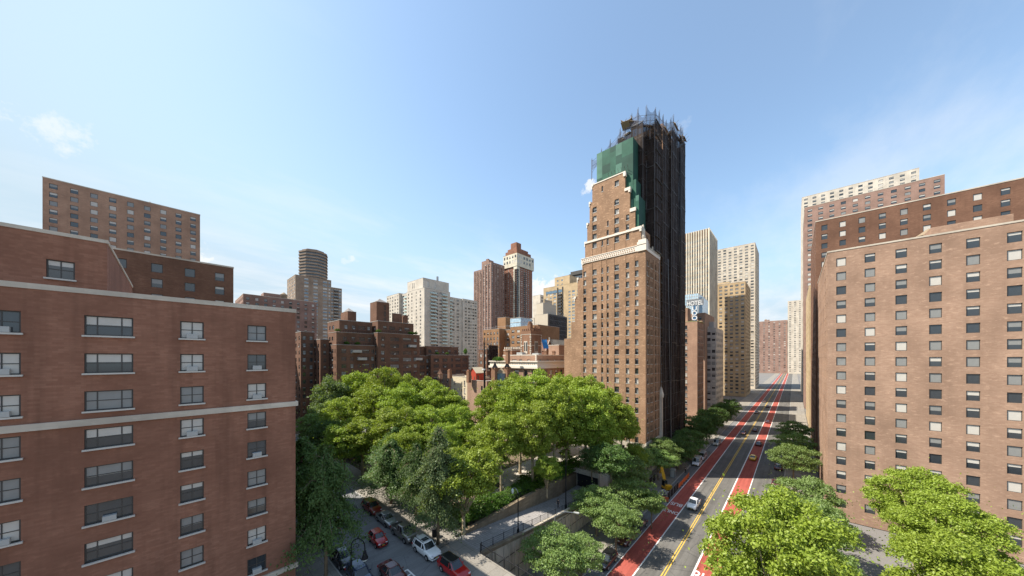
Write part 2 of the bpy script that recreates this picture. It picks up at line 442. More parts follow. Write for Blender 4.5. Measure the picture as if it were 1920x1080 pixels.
class Bld:
    def __init__(s, name, label, cat, base, mats=('brick_red', 'stone', 'roofing'), wmats=('frame', 'glass', 'blind', 'blind_grey', 'ac'), zvis=-99, style='ac'):
        s.root = thing(name, label, cat, base); s.off = base
        s.wall, s.trims, s.roof = MB(), [], MB()
        s.mats, s.wmats, s.wins, s.zvis, s.style = mats, wmats, [], zvis, style

    def facade(s, p0, dv, L, z0, z1, cols, rows, depth=.16, mi=0, skip=None, style=None, lintel=0.):
        """wall strip from p0 along dv with real openings; outward is to the right of dv seen from above"""
        n = (dv[1], -dv[0]); ang = math.atan2(n[0], -n[1])
        P = lambda a, z, q=0.: (p0[0] + dv[0] * a - n[0] * q, p0[1] + dv[1] * a - n[1] * q, z)
        quad = lambda a0, a1, b0, b1: s.wall.face([P(a0, b0), P(a1, b0), P(a1, b1), P(a0, b1)], mi) if a1 - a0 > 1e-4 and b1 - b0 > 1e-4 else None
        rows = sorted(r for r in rows if r[0] > z0 + .05 and r[1] < z1 - .05)
        cols = sorted(cols); z = z0
        if not cols: rows = []
        for ri, (a, b) in enumerate(rows):
            quad(0, L, z, a); c0 = 0.
            for ci, (u, v) in enumerate(cols):
                if u < .02 or v > L - .02 or (skip and skip(ci, ri, a)): continue
                quad(c0, u, a, b); c0 = v
                for q in (((u, a), (v, a)), ((v, a), (v, b)), ((v, b), (u, b)), ((u, b), (u, a))):
                    (e, g), (h, k) = q
                    s.wall.face([P(e, g), P(e, g, depth), P(h, k, depth), P(h, k)], mi)
                x, y, _ = P((u + v) / 2, a, depth)
                s.wins.append((x, y, a, v - u, b - a, ang, style or s.style, n))
            quad(c0, L, a, b); z = b
        quad(0, L, z, z1)

    def block(s, x0, x1, y0, y1, z0, z1, E=(), N=(), W=(), S=(), fh=2.9, wh=1.55, sill=.85, par=1.1, mi=0, coping=.16, depth=.16, floors=None, top=None, skipE=None, skipN=None, style=None, cmi=0):
        """box with windows. E faces -x, N faces -y"""
        def spec(c, L):
            if not c: return []
            if isinstance(c[0], int):
                n, w = c[0], c[1]; mg = c[2] if len(c) > 2 else (L / n - w) / 2
                if n == 1: return [(L / 2 - w / 2, L / 2 + w / 2)]
                st = (L - 2 * mg - w) / (n - 1)
                return [(mg + st * k, mg + st * k + w) for k in range(n)]
            return [(a - w / 2, a + w / 2) for a, w in c]
        zt = top if top is not None else z1 - par
        rows = []
        k = 0
        while True:
            f = zt - fh * (k + 1)
            if f < z0 + .1 or (floors and k >= floors): break
            rows.append((f + sill, f + sill + wh)); k += 1
        s.facade((x0, y1), (0, -1), y1 - y0, z0, z1, spec(E, y1 - y0), rows, depth, mi, skipE, style)
        s.facade((x0, y0), (1, 0), x1 - x0, z0, z1, spec(N, x1 - x0), rows, depth, mi, skipN, style)
        s.facade((x1, y0), (0, 1), y1 - y0, z0, z1, spec(W, y1 - y0), rows, depth, mi)
        s.facade((x1, y1), (-1, 0), x1 - x0, z0, z1, spec(S, x1 - x0), rows, depth, mi)
        p = .3; r = .7
        for (a, b, c, d) in ((x0, x1, y0, y0 + p), (x0, x1, y1 - p, y1), (x0, x0 + p, y0 + p, y1 - p), (x1 - p, x1, y0 + p, y1 - p)):
            s.wall.face([(a, c, z1), (b, c, z1), (b, d, z1), (a, d, z1)], mi)
        for q in (((x0 + p, y0 + p), (x0 + p, y1 - p)), ((x0 + p, y1 - p), (x1 - p, y1 - p)), ((x1 - p, y1 - p), (x1 - p, y0 + p)), ((x1 - p, y0 + p), (x0 + p, y0 + p))):
            (a, b), (c, d) = q
            s.wall.face([(a, b, z1 - r), (c, d, z1 - r), (c, d, z1), (a, b, z1)], mi)
        s.roof.face([(x0 + p, y0 + p, z1 - r), (x1 - p, y0 + p, z1 - r), (x1 - p, y1 - p, z1 - r), (x0 + p, y1 - p, z1 - r)], 0)
        if coping:
            o, h = .07, coping; tm = MB(); s.trims.append(tm)
            for (a, b, c, d) in ((x0 - o, x1 + o, y0 - o, y0 + p + .02), (x0 - o, x1 + o, y1 - p - .02, y1 + o), (x0 - o, x0 + p + .02, y0 + p + .02, y1 - p - .02), (x1 - p - .02, x1 + o, y0 + p + .02, y1 - p - .02)):
                tm.box(a, b, c, d, z1 + .003, z1 + h, cmi)

    def finish(s, roof_name='roof', most=100):
        if s.wall.f: s.wall.build('wall', [s.mats[0]] + list(s.mats[3:]), s.root, s.off)
        for tm in s.trims: tm.build('coping', [s.mats[1]], s.root, s.off)
        if s.roof.f: s.roof.build('roof', [s.mats[2]], s.root, s.off)
        rng = random.Random(len(s.wins) + int(s.off[0] * 10))
        sco = []
        for w in s.wins:
            p = pix(w[0], w[1], w[2]); d = depth(w[0], w[1])
            face = -(w[7][0] * w[0] + w[7][1] * w[1]) / max(1e-3, math.hypot(w[0], w[1]))
            v = w[3] * w[4] / d ** 2 * max(face, 0) if p and -20 < p[0] < 1940 else 0
            if w[2] < s.zvis or (p and not 590 < p[0] < 1330): v *= .01
            sco.append(v)
        order = sorted(range(len(s.wins)), key=lambda i: -sco[i])
        rest = MB()
        for rank, i in enumerate(order):
            x, y, z, w, h, ang, style, n = s.wins[i]
            g, me = win_mesh(w, h, style, rng.randrange(6), tuple(s.wmats))
            if rank < most:
                link('window', me, s.root, (x - s.off[0], y - s.off[1], z - s.off[2]), ang)
            else:
                rest.add(g.v, g.f, g.m, Matrix.Translation((x, y, z)) @ Matrix.Rotation(ang, 4, 'Z'))
        if rest.f: tag(rest.build('window_rows', list(s.wmats), s.root, s.off), kind='stuff')
        return s.root

# ------------------------------------------------------------------ ground, roads, terraces
ZS = -7.0            # level of the avenue below the park
b = MB(); b.sheet([(-900, -1500), (2500, -1500), (2500, 2500), (-900, 2500)], ZS - .12); struct('ground', b, ['ground'])
b = MB(); b.sheet([(-120, 2.0), (900, 2.0), (900, 23.5), (-120, 23.5)], ZS)
struct('avenue_road', b, ['asphalt_pale'])
b = MB(); b.sheet([(-120, 18.15), (900, 18.15), (900, 21.0), (-120, 21.0)], ZS + .004)
b.sheet([(-120, 8.4), (900, 8.4), (900, 11.35), (-120, 11.35)], ZS + .004)
struct('red_bus_lanes', b, ['buslane'])
b = MB(); b.sheet([(-120, 21.15), (900, 21.15), (900, 23.5), (-120, 23.5)], ZS + .004); struct('parking_lane', b, ['asphalt'])
b = MB()
for y, w in ((21.07, .14), (18.07, .2), (11.45, .26), (8.3, .2)):
    b.sheet([(-120, y - w / 2), (900, y - w / 2), (900, y + w / 2), (-120, y + w / 2)], ZS + .008)
struct('white_lane_lines', b, ['paint'])
b = MB()
for y in (14.55, 14.9):
    b.sheet([(-120, y - .075), (900, y - .075), (900, y + .075), (-120, y + .075)], ZS + .008)
struct('yellow_centre_lines', b, ['yellow'])
b = MB()
b.prism([(29, 23.65), (900, 23.65), (900, 30.5), (29, 30.5)], ZS - .1, ZS + .15)
b.prism([(29, -5), (900, -5), (900, 1.85), (29, 1.85)], ZS - .1, ZS + .15)
struct('avenue_pavements', b, ['walk'])
b = MB()
b.box(29, 900, 23.5, 23.646, ZS - .1, ZS + .153); b.box(29, 900, 1.854, 2.0, ZS - .1, ZS + .153)
struct('avenue_kerbs', b, ['kerb'])
# upper level: one slab for park and side street, with the bridge over the avenue
b = MB()
b.prism([(-120, 36.6), (82, 36.6), (82, 128), (-120, 128)], ZS, -.02)
b.prism([(-120, 30.9), (27.6, 30.9), (27.6, 36.6), (-120, 36.6)], ZS, -.02)
b.prism([(6, -80), (27.6, -80), (27.6, 30.9), (6, 30.9)], -1.3, -.02)
b.prism([(-120, 128), (900, 128), (900, 700), (-120, 700)], ZS, -.02)
struct('upper_terrace', b, ['soil'])
b = MB(); b.sheet([(13.6, -80), (23.9, -80), (23.9, 600), (13.6, 600)], .0)
b.sheet([(23.9, 112), (140, 112), (140, 121), (23.9, 121)], .0)
struct('side_street', b, ['asphalt'])
b = MB()
b.prism([(24.05, -80), (27.6, -80), (27.6, 36.6), (24.05, 36.6)], -.02, .14)
b.prism([(24.05, 36.6), (29.2, 36.6), (29.2, 111.8), (24.05, 111.8)], -.02, .14)
b.prism([(29.2, 107), (84, 107), (84, 111.8), (29.2, 111.8)], -.02, .14)
b.prism([(24.05, 121), (140, 121), (140, 126), (24.05, 126)], -.02, .14)
b.prism([(9.2, -80), (13.45, -80), (13.45, 600), (9.2, 600)], -.02, .14)
struct('side_street_pavements', b, ['walk'])
b = MB()
b.box(23.9, 24.046, -80, 111.8, -.02, .143); b.box(23.9, 24.046, 121, 400, -.02, .143); b.box(13.454, 13.6, -80, 600, -.02, .143)
struct('side_street_kerbs', b, ['kerb'])


def wordmark(text, size, loc, rz, mat, squash=1., name='painted_words', rx=0., ext=0., align='CENTER', bold=.012):
    cu = bpy.data.curves.new('lettering', 'FONT'); cu.body = text; cu.size = size; cu.align_x = align; cu.extrude = ext
    cu.offset = size * bold
    o = bpy.data.objects.new('tmp', cu); COL.objects.link(o)
    bpy.context.view_layer.update()
    me = bpy.data.meshes.new_from_object(o.evaluated_get(bpy.context.evaluated_depsgraph_get()))
    bpy.data.objects.remove(o)
    for v in me.vertices: v.co.y *= squash
    me.materials.clear(); me.materials.append(M[mat])
    r = bpy.data.objects.new(name, me); COL.objects.link(r); r.location = loc; r.rotation_euler = (rx, 0, rz)
    return r


bx, by = at_z(1272, 945, ZS)
for word, dx in (('BUS', 0.), ('ONLY', -4.6)):
    o = wordmark(word, 1.4 if word == 'BUS' else 1.15, (bx + .3 + dx, 19.6, ZS + .01), PI / 2, 'paint', 1.7)
    tag(o, kind='structure')
o = wordmark('BUS', 2.05, (52.5, 9.85, ZS + .01), -PI / 2, 'paint', 1.7); tag(o, kind='structure')
o = wordmark('BUS', 2.5, (20.0, 33.2, .006), PI, 'paint', 1.35, bold=-.012); tag(o, kind='structure')
tx, ty = at_z(765, 1067, 0)
o.location = (tx - 1.95, ty + .1, .006)

# park surfaces
b = MB()
b.sheet([(46, 41.5), (82, 41.5), (82, 50), (46, 50)], .0); b.sheet([(33, 60), (82, 60), (82, 64), (33, 64)], .0)
b.sheet([(33, 84), (82, 84), (82, 88), (33, 88)], .0); b.sheet([(42, 64), (46, 64), (46, 84), (42, 84)], .0)
b.sheet([(33, 39.5), (46, 41.5), (46, 44), (33, 42.5)], .0)
struct('park_paths', b, ['plaza'])
# ramp beside the park wall
RS = -.102
rz_ = lambda x, y: RS * max(0, min(x, 54.) - 28.)
b = MB()
b.face([(27.6, 30.9, .0), (54, 30.9, RS * 26), (54, 36.2, RS * 26), (27.6, 36.2, .0)])
b.face([(54, 30.9, RS * 26), (62, 30.9, RS * 26), (62, 36.2, RS * 26), (54, 36.2, RS * 26)])
struct('stone_ramp', b, ['rampstone'])
b = MB(); b.prism([(62, 30.9), (82, 30.9), (82, 41.5), (62, 41.5)], ZS, 1.0); struct('upper_plaza', b, ['plaza'])

# ------------------------------------------------------------------ retaining wall, park wall, railings
root = thing('retaining_wall', 'tall stained concrete retaining wall of ribbed panels below the ramp', 'wall', (28, 30.7, ZS)); off = (28, 30.7, ZS)
b = MB(); b.prism([(27.6, 30.5), (62, 30.5), (62, 30.9), (27.6, 30.9)], ZS, lambda x, y: rz_(x, y) + .05); b.build('wall', ['retain'], root, off)
b = MB(); x = 27.8; k = 0
while x < 61.5:
    w = (.10, .22, .10, .3)[k % 4]
    b.box(x, x + w, 30.36, 30.497, ZS, rz_(x, 0) - .45); x += (1.25, .9, 1.7, 1.1)[k % 4]; k += 1
b.build('rib', ['retain'], root, off)
b = MB()
for z in (-2.6, -4.9): b.box(27.6, 62, 30.44, 30.497, z, z + .07)
b.build('joint', ['trim'], root, off)
b = MB()
n = 20
for k in range(n):
    xa, xb = 27.6 + 34.4 * k / n, 27.6 + 34.4 * (k + 1) / n
    b.face([(xa, 30.4, rz_(xa, 0) + .22), (xb, 30.4, rz_(xb, 0) + .22), (xb, 31.0, rz_(xb, 0) + .22), (xa, 31.0, rz_(xa, 0) + .22)])
    b.face([(xa, 30.4, rz_(xa, 0) - .2), (xb, 30.4, rz_(xb, 0) - .2), (xb, 30.4, rz_(xb, 0) + .22), (xa, 30.4, rz_(xa, 0) + .22)])
    b.face([(xa, 31.0, rz_(xa, 0) + .22), (xb, 31.0, rz_(xb, 0) + .22), (xb, 31.0, rz_(xb, 0) - .02), (xa, 31.0, rz_(xa, 0) - .02)])
b.build('coping', ['fieldstone'], root, off)
root = thing('abutment_wall', 'short concrete wall under the bridge railing at the ramp corner', 'wall', (27.6, 20, ZS)); off = (27.6, 20, ZS)
b = MB(); b.box(27.2, 27.58, 26, 30.48, ZS, -1.32); b.build('wall', ['retain'], root, off)

root = thing('stone_park_wall', 'rough brown stone wall holding the park above the ramp', 'wall', (30, 36.4, 0)); off = (30, 36.4, 0)
b = MB(); b.prism([(29.2, 36.2), (55, 36.2), (55, 36.75), (29.2, 36.75)], lambda x, y: RS * (x - 28) - .3, lambda x, y: .15 + .028 * (x - 29)); b.build('wall', ['fieldstone'], root, off)
b = MB(); b.prism([(55, 36.2), (55.5, 36.2), (55.5, 41), (55, 41)], -3, .9); b.build('return_wall', ['fieldstone'], root, off)
b = MB(); b.prism([(29.2, 36.12), (55.1, 36.12), (55.1, 36.83), (29.2, 36.83)], lambda x, y: .155 + .028 * (x - 29), lambda x, y: .3 + .028 * (x - 29)); b.build('coping', ['fieldstone'], root, off)


def railing(name, label, pts, post_step=2.2, h=1.05, picket=.16, cat='railing', rails=(0.12, 1.0), rad=.022, pr=.012):
    """iron railing along a 3-D polyline: posts, rails, pickets"""
    root = thing(name, label, cat, pts[0]); off = pts[0]
    r = MB(); p = MB(); acc = []
    for a, c in zip(pts, pts[1:]):
        A, Cc = Vector(a), Vector(c); L = (Cc - A).length; n = max(1, round(L / post_step))
        for z in rails: r.tube([A + Vector((0, 0, z * h)), Cc + Vector((0, 0, z * h))], rad, 6)
        for k in range(n + 1):
            q = A.lerp(Cc, k / n)
            if not acc or (acc[-1] - q).length > .1: acc.append(q)
        m = max(1, int(L / picket))
        for k in range(m):
            q = A.lerp(Cc, (k + .5) / m)
            p.tube([q + Vector((0, 0, .05)), q + Vector((0, 0, h * .99))], pr, 4, cap=False)
    r.build('rail', ['iron'], root, off); p.build('pickets', ['iron'], root, off)
    g = MB(); g.tube([(0, 0, -.1), (0, 0, h + .1)], .045, 6); g.tube([(0, 0, h + .1), (0, 0, h + .17)], [.06, .02], 6)
    me = g.mesh('post', ['iron'])
    for q in acc: link('post', me, root, tuple(q - Vector(off)))
    return root


railing('ramp_railing', 'black iron railing along the top of the stained retaining wall', [(27.9, 31.0, .2), (54, 31.0, RS * 26 + .2), (61.5, 31.0, RS * 26 + .2)])
railing('bridge_railing', 'heavy black railing edging the pavement corner above the avenue', [(27.45, 30.7, .14), (27.45, 4, .14)], h=1.25, rad=.05, picket=.2)
railing('park_fence', 'low black iron fence on the edge of the planted park beside the ramp', [(29.5, 37.2, .0), (54.5, 37.2, .0)], h=1.3, picket=.14)
railing('park_street_fence', 'low black iron fence between the park beds and the side street pavement', [(29.4, 37.2, .0), (29.4, 106, .0)], h=1.2, picket=.2)
railing('plaza_railing', 'black railing on the edge of the raised plaza past the ramp', [(62.2, 41, 1.0), (62.2, 31.1, 1.0), (80, 31.1, 1.0)], h=1.1, picket=.2)
root = thing('plaza_parapet', 'pale concrete parapet panels over the dark gate at the ramp end', 'parapet', (61.9, 33, .2)); off = (61.9, 33, .2)
for y in np.arange(31.1, 40.5, 1.9):
    b = MB(); b.box(61.7, 61.95, y, y + 1.8, .15, 1.15); b.build('panel', ['concrete'], root, off)
root = thing('iron_gate', 'black iron gate closing the dark opening under the plaza', 'gate', (61.6, 33, -2.65)); off = (61.6, 33, -2.65)
b = MB(); b.box(61.62, 61.68, 31.2, 36.2, -2.6, .1); b.build('opening_darkness', ['cloth'], root, off)  # black sheet stands in for the shade inside the opening
b = MB()
for y in np.arange(31.2, 36.2, .18): b.tube([(61.5, y, -2.6), (61.5, y, .05)], .02, 4)
b.build('bars', ['iron'], root, off)
b = MB(); b.box(61.45, 61.55, 31.2, 36.2, -.05, .08); b.box(61.45, 61.55, 31.2, 36.2, -2.55, -2.45); b.build('gate_frame', ['iron'], root, off)
root = thing('stone_pier', 'squat concrete pier standing at the far edge of the ramp landing', 'pier', (60.5, 31.6, RS * 26)); off = (60.5, 31.6, RS * 26)
b = MB(); b.box(60.1, 60.9, 31.3, 32.0, -2.65, -1.2); b.build('shaft', ['concrete'], root, off)
b = MB(); b.box(60.0, 61.0, 31.2, 32.1, -1.197, -1.0); b.build('cap', ['concrete'], root, off)

# ------------------------------------------------------------------ the tall stepped brick tower
X0 = 89.0
Y = lambda px, X=X0: at_x(px, X)[0]
T = Bld('brick_tower', 'tall stepped brown brick apartment tower with cream bands and dark netted top', 'tower', (95, 40, ZS), mats=('brick_tower', 'terracotta', 'roofing'), zvis=12, style='dh')
heads = [26 + 2.787 * k for k in range(-12, 21)]
trow = [(h - 1.65, h) for h in heads]
trow_s = [(h - 1.35, h - .1) for h in heads]
COLS = {1083.5: 4.6, 1096.7: 4.7, 1115: 7.4, 1129.3: 3.0, 1139.7: 3.2, 1156.5: 8.0, 1176.8: 5.8, 1194: 6.2}


def tier(pxl, pxr, z0, z1, cols, y1=None, y0=None, xd=102., rows=trow, north=True, coping=.0):
    y1 = y1 if y1 is not None else Y(pxl); y0 = y0 if y0 is not None else Y(pxr); L = y1 - y0
    sp = []
    for c in cols:
        w = COLS[c] / 2; sp.append((y1 - Y(c - w), y1 - Y(c + w)))
    T.facade((X0, y1), (0, -1), L, z0, z1, sp, rows, .3)
    ns = [(1.5, 2.6), (4.2, 4.9), (5.2, 5.9), (8.1, 8.8), (9.2, 9.9), (11.3, 12.0)] if north else []
    T.facade((X0, y0), (1, 0), xd - X0, z0, z1, [q for q in ns if q[1] < xd - X0 - .2], rows, .22)
    T.facade((xd, y0), (0, 1), L, z0, z1, [], []); T.facade((xd, y1), (-1, 0), xd - X0, z0, z1, [], [])
    T.roof.box(X0 + .4, xd - .4, y0 + .4, y1 - .4, z1 - .3, z1 + .12)
    if coping:
        o = .12; tm = MB(); T.trims.append(tm)
        for (a, c, d, e) in ((X0 - o, X0 + .45, y0 - o, y1 + o), (X0 + .45, xd, y0 - o, y0 + .45), (X0 + .45, xd, y1 - .45, y1 + o)):
            tm.box(a, c, d, e, z1 + .003, z1 + coping)


NE = 30.7
tier(1092, 1210, ZS + 9, 56.4, [1096.7, 1115, 1129.3, 1139.7, 1156.5, 1176.8, 1194], y0=NE, coping=0)
b_l = [(1083, 1092, 52.), (1078, 1083, 46.), (1071, 1078, 38.), (1058, 1071, 32.6)]
for (pl, pr, z) in b_l:
    tier(pl, pr, ZS + 9, z, [1083.5] if pl == 1078 else [], north=False, coping=.0)
S1 = (1097, 1202, 58.2, 63.0); S2 = (1101, 1191, 63.0, 68.8); S3 = (1105.5, 1181, 68.8, 75.2); S4 = (1110.5, 1172, 75.2, 80.4)
tier(*S1, [1115, 1129.3, 1139.7, 1156.5, 1176.8]); tier(*S2, [1115, 1139.7, 1156.5, 1176.8]); tier(*S3, [1115, 1156.5]); tier(*S4, [1129.3, 1156.5], coping=.3)
T.roof.box(X0 + .4, 101.6, NE + .4, Y(1092) - .4, 56.0, 56.6)
# thin vertical brick ribs added by window columns to cast recess shadow lines, brick soldier panels
for c, w in COLS.items():
    if c == 1083.5: continue
    z1 = {1096.7: 56, 1194: 56, 1139.7: 66, 1129.3: 62, 1176.8: 67}.get(c, 74)
    yy = Y(c - w / 2 - 1.0)
    T.wall.box(X0 - .09, X0 - .003, yy - .08, yy + .08, ZS + 9, z1 - .5 if z1 < 57 else 56.3)
    if z1 > 60: T.wall.box(X0 - .09, X0 - .003, yy - .08, yy + .08, 58.5, z1 - 1)
for k in range(9):  # window boxes of two piers on the north corner
    pass
for xx in (91.9, 95.3, 97.6, 100.4): T.wall.box(xx, xx + .3, NE - .2, NE - .003, ZS + 11, 55)
T.wall.box(X0 - .12, X0 + .1, NE - .12, NE + .1, ZS + 9, 55.2)
# frieze
f = MB(); yl, yr = Y(1092) + .3, NE - .25
f.box(X0 - .2, X0 + .3, yr, yl, 56.4, 57.9); f.box(X0 - .3, X0 + .3, yr - .1, yl + .1, 57.903, 58.1); f.box(X0 + .303, 101.6, NE - .12, NE + .3, 56.4, 57.2)
f.build('frieze', ['terracotta'], T.root, T.off)
f = MB(); n = 26; st = (yl - 3.0 - yr - .3) / n
for k in range(n):
    y = yr + 3.0 + st * k
    for (za, zb) in ((56.65, 57.1), (57.25, 57.7)):
        f.face([(X0 - .206, y + st * .9, za), (X0 - .256, y + st * .1, za), (X0 - .256, y + st * (.25 if za < 57 else .8), zb)])
f.build('frieze_lattice', ['brick_tower'], T.root, T.off)
f = MB(); f.box(X0 - .3, X0 + 1.6, NE - .3, NE + 2.2, 56.3, 58.9); f.box(X0 - .2, X0 + 1.4, NE - .2, NE + 1.9, 58.9, 59.5); f.build('corner_block', ['terracotta'], T.root, T.off)
f = MB(); f.lathe([(.6, 59.5), (.7, 60.3), (.5, 61.2), (.62, 61.9), (.5, 62.5), (.3, 62.8), (.33, 63.3), (.18, 63.8), (.02, 64.)], 8, X0 + .8, NE + .9); f.build('corner_statue', ['stone'], T.root, T.off)
f = MB()
for k in range(10):   # pierced parapet along the north side
    x = 91.6 + k * 1.05
    f.box(x, x + .4, NE - .15, NE + .15, 57.2, 57.9 + (.9 if k % 3 == 0 else 0))
    f.box(x + .4, x + 1.05, NE - .02, NE + .1, 57.2, 57.5 + .3 * (k % 2))
f.build('pierced_parapet', ['stone'], T.root, T.off)
def cap(x0, x1, y0, y1, z0, z1, nm='cream_cap'):
    f = MB(); f.box(x0, x1, y0, y1, z0, z1); f.build(nm, ['terracotta'], T.root, T.off)


cap(X0 - .2, X0 - .003, Y(1201) - .1, Y(1098) + .1, 62.6, 63.15, 'cream_band')
for (a, za, L_) in ((1202, 63.0, 2.6), (1181, 75.2, 1.5)):
    cap(X0 - .26, X0 + 1.0, Y(a) - .22, Y(a) + L_, za - .47, za + .35)
    cap(X0 - .23, X0 + .8, Y(a) - .15, Y(a) + .4, za - 1.1, za - .475)
cap(X0 - .2, X0 + 1.2, Y(1191) - .2, Y(1191) + 1.5, 68.2, 69.2)
cap(X0 - .3, X0 + .8, Y(1172) - .25, Y(1172) + .5, 79.2, 80.35)
for (a, za) in ((1097, 63.), (1101, 68.8), (1105.5, 75.2), (1110.5, 80.4), (1092, 56.5), (1083, 52), (1078, 46)):
    cap(X0 - .17, X0 + .9, Y(a) - .4, Y(a) + .2, za - .4, za + .3)
    cap(X0 - .14, X0 + .8, Y(a) - .05, Y(a) + .18, za - 1.3, za - .403)
# limestone base with arched openings, tall pilaster
f = MB()
fb = Bld.__new__(Bld); fb.wall, fb.wins, fb.style = MB(), [], 'plain'
fb.facade((X0, Y(1058)), (0, -1), Y(1058) - NE, ZS - .1, ZS + 9, [(k * 3.4 + 2, k * 3.4 + 3.7) for k in range(7)], [(ZS + 1, ZS + 3.4), (ZS + 5.2, ZS + 7.6)], .4)
fb.facade((X0, NE), (1, 0), 37, ZS - .1, ZS + 9, [(k * 2.9 + 1.2, k * 2.9 + 2.7) for k in range(12)], [(ZS + 1, ZS + 3.4), (ZS + 5.2, ZS + 7.6)], .4)
fb.wall.build('stone_base', ['stone'], T.root, T.off); T.wins += fb.wins
f = MB()
for k in range(5):
    cx = 91 + k * 2.9 + .95
    f.tube([(cx + .95 * math.cos(a), NE - .05, ZS + 3.4 + .95 * math.sin(a)) for a in np.linspace(0, PI, 9)], .14, 5)
f.build('arch_moulding', ['stone'], T.root, T.off)
f = MB(); f.box(101.2, 102.3, NE - .7, NE - .02, ZS, 14); f.lathe([(.75, 14), (.8, 15), (.45, 16.2), (.1, 17.4)], 8, 101.75, NE - .35); f.box(X0 - .15, 101.2, NE - .3, NE - .02, ZS + 8.6, ZS + 9.3); f.build('stone_pilaster', ['stone'], T.root, T.off)
# upper shaft behind the netting
T.block(97.4, 108, 31.6, 44, ZS, 94, E=(4, 1.3), N=(3, 1.2), fh=2.9, coping=0)
T.block(108, 125.6, 31.6, 44, ZS, 103, E=(4, 1.3), N=(5, 1.2), fh=2.9, coping=0)
T.finish()

# green sheeting hung on the set-back storeys
GX = 89.7
g = thing('green_sheeting', 'patched green sheeting wrapped round the tower above the brick gable', 'sheeting', (GX, 36, 62)); off = (GX, 36, 62)
yg = lambda px: at_x(px, GX)[0]
gr = random.Random(4)


def sheet_box(x0, x1, y0, y1, z0, z1):
    b = MB(); b.box(x0, x1, y0, y1, z0, z1); b.build('sheet', ['net_green'], g, off)
    p, q = 1, 2
    y = y1
    while y > y0 + .3:
        w = gr.choice((1.8, 2.6, 3.4)); ya = max(y0, y - w); z = z1
        while z > z0 + .5:
            h = gr.choice((1.6, 2.6, 3.4, 4.6)); zb = max(z0, z - h); r = gr.random()
            tgt = p if r < .2 else q if r < .5 else None
            if tgt is not None:
                e = .006 + .001 * gr.randrange(6); tgt = MB()
                tgt.face([(x0 - e, y, zb), (x0 - e, ya, zb), (x0 - e, ya, z), (x0 - e, y, z)]); tgt.build('faded_patch' if r < .2 else 'dark_patch', ['net_green_pale' if r < .2 else 'net_green_dark'], g, off)
            z = zb
        y = ya
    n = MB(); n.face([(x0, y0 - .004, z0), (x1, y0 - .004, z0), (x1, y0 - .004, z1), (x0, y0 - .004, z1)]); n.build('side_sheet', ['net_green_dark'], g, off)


sheet_box(GX, 95.15, yg(1187), yg(1119), 66, 90.1)
sheet_box(GX + .05, 94.8, yg(1192.5), yg(1187) - .01, 66, 77.6)
sheet_box(GX - .3, 94.6, yg(1198.5), yg(1192.5) - .02, 63.6, 72.6)
for k in range(7):
    y = yg(1142 + k * 6); q = MB(); q.tube([(GX + .1, y, 80.9), (GX - 1.4, y - .3, 82.0)], .05, 5); q.build('outrigger', ['pole_steel'], g, off)
# dark debris netting on pipe scaffolding
s = thing('pipe_scaffold', 'pipe scaffold with black debris netting climbing the shaded side of the tower', 'scaffold', (110, 31, ZS)); off = (110, 31, ZS)
nets = [((102.3, 30.0), (108.5, 30.0), ZS + 1, 97), ((108.5, 30.0), (108.5, 29.2), ZS + 1, 99), ((108.5, 29.2), (114, 29.2), ZS + 1, 101),
        ((114, 29.2), (114, 30.0), ZS + 1, 101), ((114, 30.0), (120.5, 30.0), ZS + 1, 103), ((120.5, 30.0), (120.5, 29.4), ZS + 1, 103), ((120.5, 29.4), (126.2, 29.4), ZS + 1, 104),
        ((126.2, 29.4), (126.2, 52), ZS + 1, 104), ((94.4, 41), (94.4, 36.4), 62, 95), ((94.4, 36.4), (93.6, 36.4), 62, 95), ((93.6, 36.4), (93.6, 33.0), 58, 96), ((93.6, 33.0), (96.5, 33.0), 58, 96),
        ((96.5, 33.0), (96.5, 30.6), 58, 96), ((96.5, 30.6), (102.3, 30.3), 58, 97)]
for (a, c, z0, z1) in nets:
    b = MB(); L = math.hypot(c[0] - a[0], c[1] - a[1]); n = max(1, int(L / 1.6)); m = int((z1 - z0) / 4)
    rr = random.Random(int(a[0] * 7 + c[1]))
    nx, ny = (c[1] - a[1]) / L, -(c[0] - a[0]) / L
    P = lambda i, j: (a[0] + (c[0] - a[0]) * i / n + nx * .12 * math.sin(i * 2.3 + j), a[1] + (c[1] - a[1]) * i / n + ny * .12 * math.sin(i * 1.7 + j * 1.3), z0 + (z1 - z0) * j / m)
    for i in range(n):
        for j in range(m): b.face([P(i, j), P(i + 1, j), P(i + 1, j + 1), P(i, j + 1)])
    b.build('debris_net', ['net_dark'], s, off)
    q = MB()
    for i in range(n + 1):
        x, y, _ = P(i, 0); q.tube([(x, y, z0), (x, y, z1 + rr.uniform(.2, 1.0))], .035, 4)
    q.build('standard_poles', ['pole_steel'], s, off)
    q = MB()
    for j in range(0, m + 1):
        z = z0 + (z1 - z0) * j / m; q.box(min(a[0], c[0]) - .02 + nx * .17, max(a[0], c[0]) + .02 + nx * .17, min(a[1], c[1]) - .02 + ny * .17, max(a[1], c[1]) + .02 + ny * .17, z, z + (.16 if j % 3 == 0 else .06))
    q.build('ledger_poles', ['frame'], s, off)
